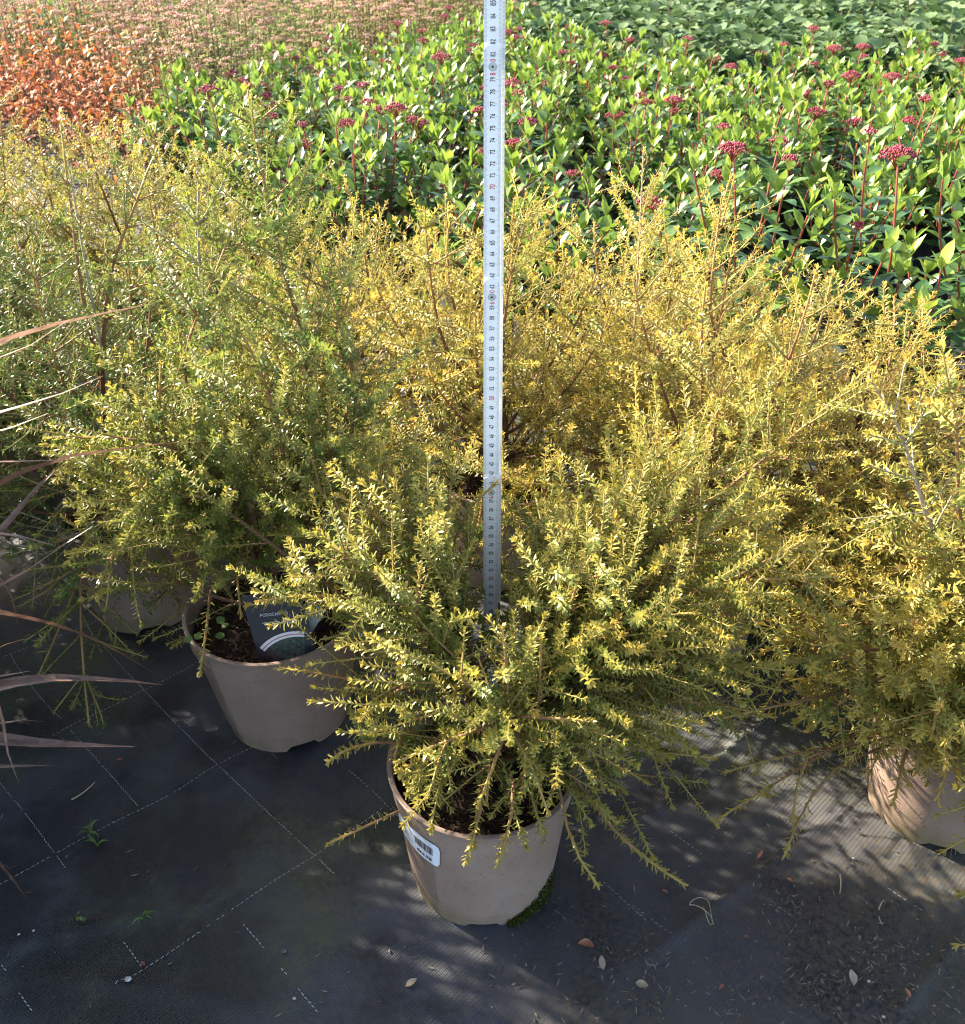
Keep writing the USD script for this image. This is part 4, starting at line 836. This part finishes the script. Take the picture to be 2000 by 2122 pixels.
seen = [
    ([WF(0, 664, .80), WF(150, 620, .82), WF(296, 590, .84)], .017), ([WF(-60, 720, .76), WF(60, 670, .78), WF(135, 620, .8)], .012),
    ([WF(-40, 812, .78), WF(90, 775, .80), WF(200, 730, .82)], .011), ([WF(-50, 850, .76), WF(40, 825, .77), WF(95, 802, .78)], .011),
    ([WF(-60, 975, .72), WF(0, 938, .73), WF(140, 885, .75), WF(280, 865, .77), WF(412, 857, .79)], .013),
    ([WF(-60, 900, .72), WF(60, 895, .73), WF(180, 893, .74)], .011),
    ([WF(-60, 1100, .70), WF(0, 1035, .71), WF(60, 960, .73), WF(128, 893, .75)], .016),
    ([WF(-50, 1150, .68), WF(0, 1140, .68), WF(90, 1080, .70), WF(180, 1022, .72)], .007),
    ([WF(-50, 1060, .66), WF(0, 1120, .67), WF(30, 1175, .66), WF(36, 1220, .66)], .008),
    ([WF(-70, 1180, .70), WF(60, 1200, .74), WF(180, 1240, .78), WF(300, 1308, .80)], .014),
    ([WF(-60, 1345, .66), WF(60, 1320, .67), WF(180, 1318, .69), WF(316, 1330, .71)], .013),
    ([WF(-60, 1430, .64), WF(40, 1440, .645), WF(150, 1446, .66), WF(262, 1450, .67)], .014),
    ([WF(-60, 1490, .63), WF(40, 1487, .635), WF(108, 1486, .64)], .010), ([WF(-60, 1322, .66), WF(20, 1310, .665), WF(58, 1303, .67)], .009),
    ([WF(-50, 1630, .60), WF(0, 1678, .60), WF(30, 1715, .595), WF(52, 1746, .59)], .014), ([WF(-40, 1300, .64), WF(0, 1370, .64), WF(10, 1440, .63), WF(36, 1520, .62)], .008),
    ([WF(-70, 1290, .70), WF(0, 1255, .72), WF(70, 1235, .74)], .010), ([WF(-40, 540, .8), WF(20, 510, .82)], .008), ([WF(-60, 590, .8), WF(10, 565, .81)], .008),
    ([WF(-60, 1030, .7), WF(60, 1045, .7), WF(110, 1060, .7)], .007), ([WF(-80, 1420, .68), WF(20, 1400, .7), WF(90, 1402, .72)], .007)]
for pts, wd in seen:
    wd *= 1.8
    v, f = strap([FX + [rng.normal(0, .02), rng.normal(0, .02), .18], FX * .45 + pts[0] * .55 + [0, 0, .05]] + pts, wd, rng, 20); obj('leaf', (v, f), 'flax_look', fx, smooth=True, tint=np.full(len(v), rng.uniform(.1, .9)))
def flax_fill(parent, base, n, seed, hmin, hmax):
    rng = np.random.default_rng(seed)
    for k in range(n):
        a = rng.uniform(0, 6.28); r_ = rng.uniform(.06, .30); h = rng.uniform(hmin, hmax)
        if parent == fx and np.cos(a) > .3: r_ = min(r_, .17)
        tip = base + [r_ * np.cos(a), r_ * np.sin(a), h]; mid = base + [r_ * .35 * np.cos(a), r_ * .35 * np.sin(a), h * .75]
        v, f = strap([base + [rng.normal(0, .02), rng.normal(0, .02), .17], mid, tip], rng.uniform(.012, .024), rng, 12); obj('leaf', (v, f), 'flax_look', parent, smooth=True, tint=np.full(len(v), rng.uniform(.1, .9)))
flax_fill(fx, FX, 70, 5, .3, .52)
for k, (bx_, by_, h_) in enumerate([(-1.04, 1.04, .74), (-1.0, .48, .54), (-.90, .22, .48), (-1.36, 1.0, .80), (-1.02, .81, .62)]):
    f2 = thing('flax', ['bronze flax beyond the left edge, level with the second pot', 'bronze flax beyond the lower left edge', 'bronze flax at the lower left corner, outside the picture', 'tall bronze flax farthest left, outside the picture', 'bronze flax beyond the left edge, between the other flax plants'][k], 'plant', (bx_, by_, 0))
    obj('pot', pm_.copy(), 'pot_look', f2, smooth=30); flax_fill(f2, np.zeros(3), 190, 30 + k, h_ * .55, h_)

# ------------------------------------------------------------------ litter on the fabric
def on_ground(px, py): p = G(px, py); p[2] = float(ground_z(p[0], p[1])) + .0015; return p
def dry_leaf(px, py, L, mat_, label, seed, wd=.45, cat='dead leaf'):
    rng = np.random.default_rng(seed); p = on_ground(px, py); a = rng.uniform(0, 6.28); d = np.array([np.cos(a), np.sin(a), .12])
    v, f = leaf_mesh(rng, p - d * L / 2 + [0, 0, .001], d, L, L * wd, fold=rng.uniform(.3, .9), droop=rng.uniform(-.35, -.05), nl=7); v[:, 2] = np.maximum(v[:, 2], p[2])
    v = np.vstack([v, v - [0, 0, .0004]]); n = len(v) // 2; f = np.vstack([f, f[:, ::-1] + n])
    obj('dead_leaf', (v, f), mat_, smooth=True, label=label, cat=cat)
def pebble(px, py, r, mat_, label, seed):
    rng = np.random.default_rng(seed); m = trimesh.creation.icosphere(subdivisions=2); m.vertices *= 1 + .25 * (meshkit.fbm(m.vertices * 1.6 + seed, 2) - .5)[:, None]; r = r * .6; m.vertices *= np.array([r, r * .8, r * .6]); m.vertices += on_ground(px, py) + [0, 0, r * .4]
    obj('pebble', m, mat_, smooth=True, label=label, cat='pebble')
def stick(pts, r, mat_, label, name='twig', cat='twig', lift=.002):
    P = []
    for q in pts: p = on_ground(*q[:2]); p[2] += lift * (1 + (q[2] if len(q) > 2 else 0)); P.append(p)
    v, f = tube(through(P, 4 * len(P)), r, r * .6, 5); obj(name, (v, f), mat_, smooth=True, label=label, cat=cat)
dry_leaf(1214, 1964, .018, 'dry_leaf_look', 'reddish curled dead leaf below and right of the front pot', 1, .6)
dry_leaf(1248, 1998, .014, 'pale_leaf_look', 'pale oval dead leaf beside the reddish one', 2, .5)
dry_leaf(853, 2042, .013, 'pale_leaf_look', 'small tan dead leaf near the bottom edge, below the front pot', 3, .5)
dry_leaf(1330, 2045, .013, 'pale_leaf_look', 'pale torn dead leaf on the dirt near the bottom', 4, .6)
dry_leaf(1637, 1827, .009, 'dry_leaf_look', 'small orange brown dead leaf on the fabric right of the front pot', 5)
dry_leaf(1546, 1944, .008, 'dry_leaf_look', 'tiny orange leaf on the fabric below the twig loop', 6)
dry_leaf(1494, 2049, .010, 'dry_leaf_look', 'red brown sliver of leaf on the dirt at the bottom right', 7, .35)
dry_leaf(1879, 2062, .009, 'dry_leaf_look', 'pinkish dead leaf in the dirt at the far bottom right', 8)
dry_leaf(297, 1999, .009, 'dry_leaf_look', 'orange leaf scrap at the end of the lower white thread', 9, .4)
dry_leaf(248, 1575, .008, 'dry_leaf_look', 'pink brown leaf scrap left of the upper white thread', 10, .5)
dry_leaf(1575, 1772, .012, 'dry_leaf_look', 'narrow brown leaf under the hanging shoots of the right pot', 11, .3)
dry_leaf(1765, 2028, .014, 'pale_leaf_look', 'grey papery leaf near the lower right dirt', 12, .6)
dry_leaf(1378, 1640 + 210, .008, 'dry_leaf_look', 'small curled brown scrap right of the front pot base', 13, .5)
dry_leaf(200, 1571, .006, 'dry_leaf_look', 'tiny brown scrap at left below the flax tips', 14, .4)
pebble(267, 2034, .006, 'stone_look', 'pale grey stone at the bottom left', 1); pebble(589, 1974, .0055, 'dark_stone_look', 'dark grey stone left of the bottom centre', 2)
pebble(610, 2070, .003, 'stone_look', 'small white stone near the bottom, below the dark stone', 3); pebble(1801, 2033, .003, 'stone_look', 'small white stone in the lower right dirt', 4)
pebble(1768, 1780, .0028, 'stone_look', 'tiny white stone beside the right pot', 5); pebble(1831, 2108, .003, 'stone_look', 'tiny white stone at the bottom right edge', 6)
pebble(40, 1939, .0026, 'stone_look', 'tiny white stone at the far left', 7); pebble(70, 1930, .0026, 'stone_look', 'tiny white stone right of the far left one', 8)
stick([(1428, 1878), (1450, 1892, 2), (1472, 1905), (1478, 1920)], .0007, 'straw_look', 'pale dry twig loop right of the front pot'); stick([(1428, 1876), (1446, 1870, 3), (1465, 1880, 3), (1475, 1915)], .0006, 'straw_look', 'thin pale stalk arching over the twig loop')
stick([(1455, 1884), (1460, 1905, 2), (1472, 1921), (1478, 1917)], .0006, 'straw_look', 'short pale stalk inside the twig loop')
stick([(150, 1662), (175, 1646), (198, 1624)], .0009, 'straw_look', 'short brown twig on the fabric at left'); stick([(1740, 1815), (1742, 1835), (1740, 1852)], .0009, 'straw_look', 'upright lying brown twig at right')
stick([(1822, 1885), (1828, 1870), (1832, 1866)], .0009, 'straw_look', 'short brown stick below the right pot'); stick([(1822, 1900), (1826, 1912), (1830, 1915)], .0007, 'straw_look', 'thin bent straw below the right pot')
def weed(px, py, seed, label, n=7, L=.02):
    rng = np.random.default_rng(seed); p = on_ground(px, py); t = thing('weed', label, 'weed', p)
    for k in range(n):
        a = rng.uniform(0, 6.28); d = np.array([np.cos(a), np.sin(a), rng.uniform(.2, 1.2)]) * L * rng.uniform(.6, 1.2); v, f = strap([np.zeros(3), d * .5 + [0, 0, .004], d * [1, 1, .5]], .0022, rng, 6); obj('blade', (v, f), 'weed_look', t, smooth=True, tint=np.full(len(v), rng.random()))
weed(190, 1728, 1, 'small green weed growing beside the upper white thread', 9, .016); weed(203, 1755, 2, 'tuft of pale green weed just below the small one', 6, .014); weed(298, 1905, 3, 'yellow green weed sprig at lower left', 6, .013); weed(160, 1908, 4, 'thin weed sprig at far lower left', 4, .010)
cl = thing('weed', 'round leaved light green weed hanging on the rim of the second pot', 'weed', W(400, 1228, .835))
rng = np.random.default_rng(8)
for k in range(7):
    a = rng.uniform(0, 6.28); p = np.array([rng.normal(0, .012), rng.normal(0, .01), rng.normal(0, .012)]); v, f = leaf_mesh(rng, p, [np.cos(a), np.sin(a), .4], .011, .011, nl=5, droop=.1); obj('leaf', (v, f), 'weed_look', cl, smooth=True, tint=np.full(len(v), rng.random()))
b = MB(); rng = np.random.default_rng(12)
for k in range(6000):
    if k < 2300: px, py = rng.uniform(1000, 2050), 2130 - abs(rng.normal(0, 190))
    elif k < 3300: px, py = rng.uniform(-50, 2050), rng.uniform(1400, 2130)
    else: c_ = [(1700, 2050), (1330, 2090), (1650, 1890), (1850, 1980), (1500, 2080), (1300, 2000)][k % 6]; px, py = c_[0] + rng.normal(0, 70), c_[1] + rng.normal(0, 35)
    if py > 2150 or py < 1350: continue
    if meshkit.noise(np.array([px / 90, py / 60, .5]), 3) < rng.uniform(.25, .75): continue
    p = on_ground(px, py); L = .0005 + .0024 * rng.random() ** 4; a = rng.uniform(0, 6.28); d = np.array([np.cos(a), np.sin(a), rng.uniform(0, .3)]) * L; e = np.array([-np.sin(a), np.cos(a), 0]) * L * rng.uniform(.2, .6)
    if k % 7 == 0: d = np.array([np.cos(a), np.sin(a), rng.uniform(0, .15)]) * rng.uniform(.003, .006); e = np.array([-np.sin(a), np.cos(a), 0]) * .0008
    b.add([p - d, p + e, p + d, p - e, p + [0, 0, L * .5]], [[0, 1, 4], [1, 2, 4], [2, 3, 4], [3, 0, 4]], rng.random())
(v, f), t = b.get(); obj('litter_specks', (v, f), 'litter_look', tint=t, kind='stuff', label='fine pale plant litter scattered over the black fabric', cat='litter')
_tot = sum(len(UsdGeom.Mesh(p).GetFaceVertexCountsAttr().Get()) for p in stage.Traverse() if p.IsA(UsdGeom.Mesh))
print("triangles", _tot, flush=True)
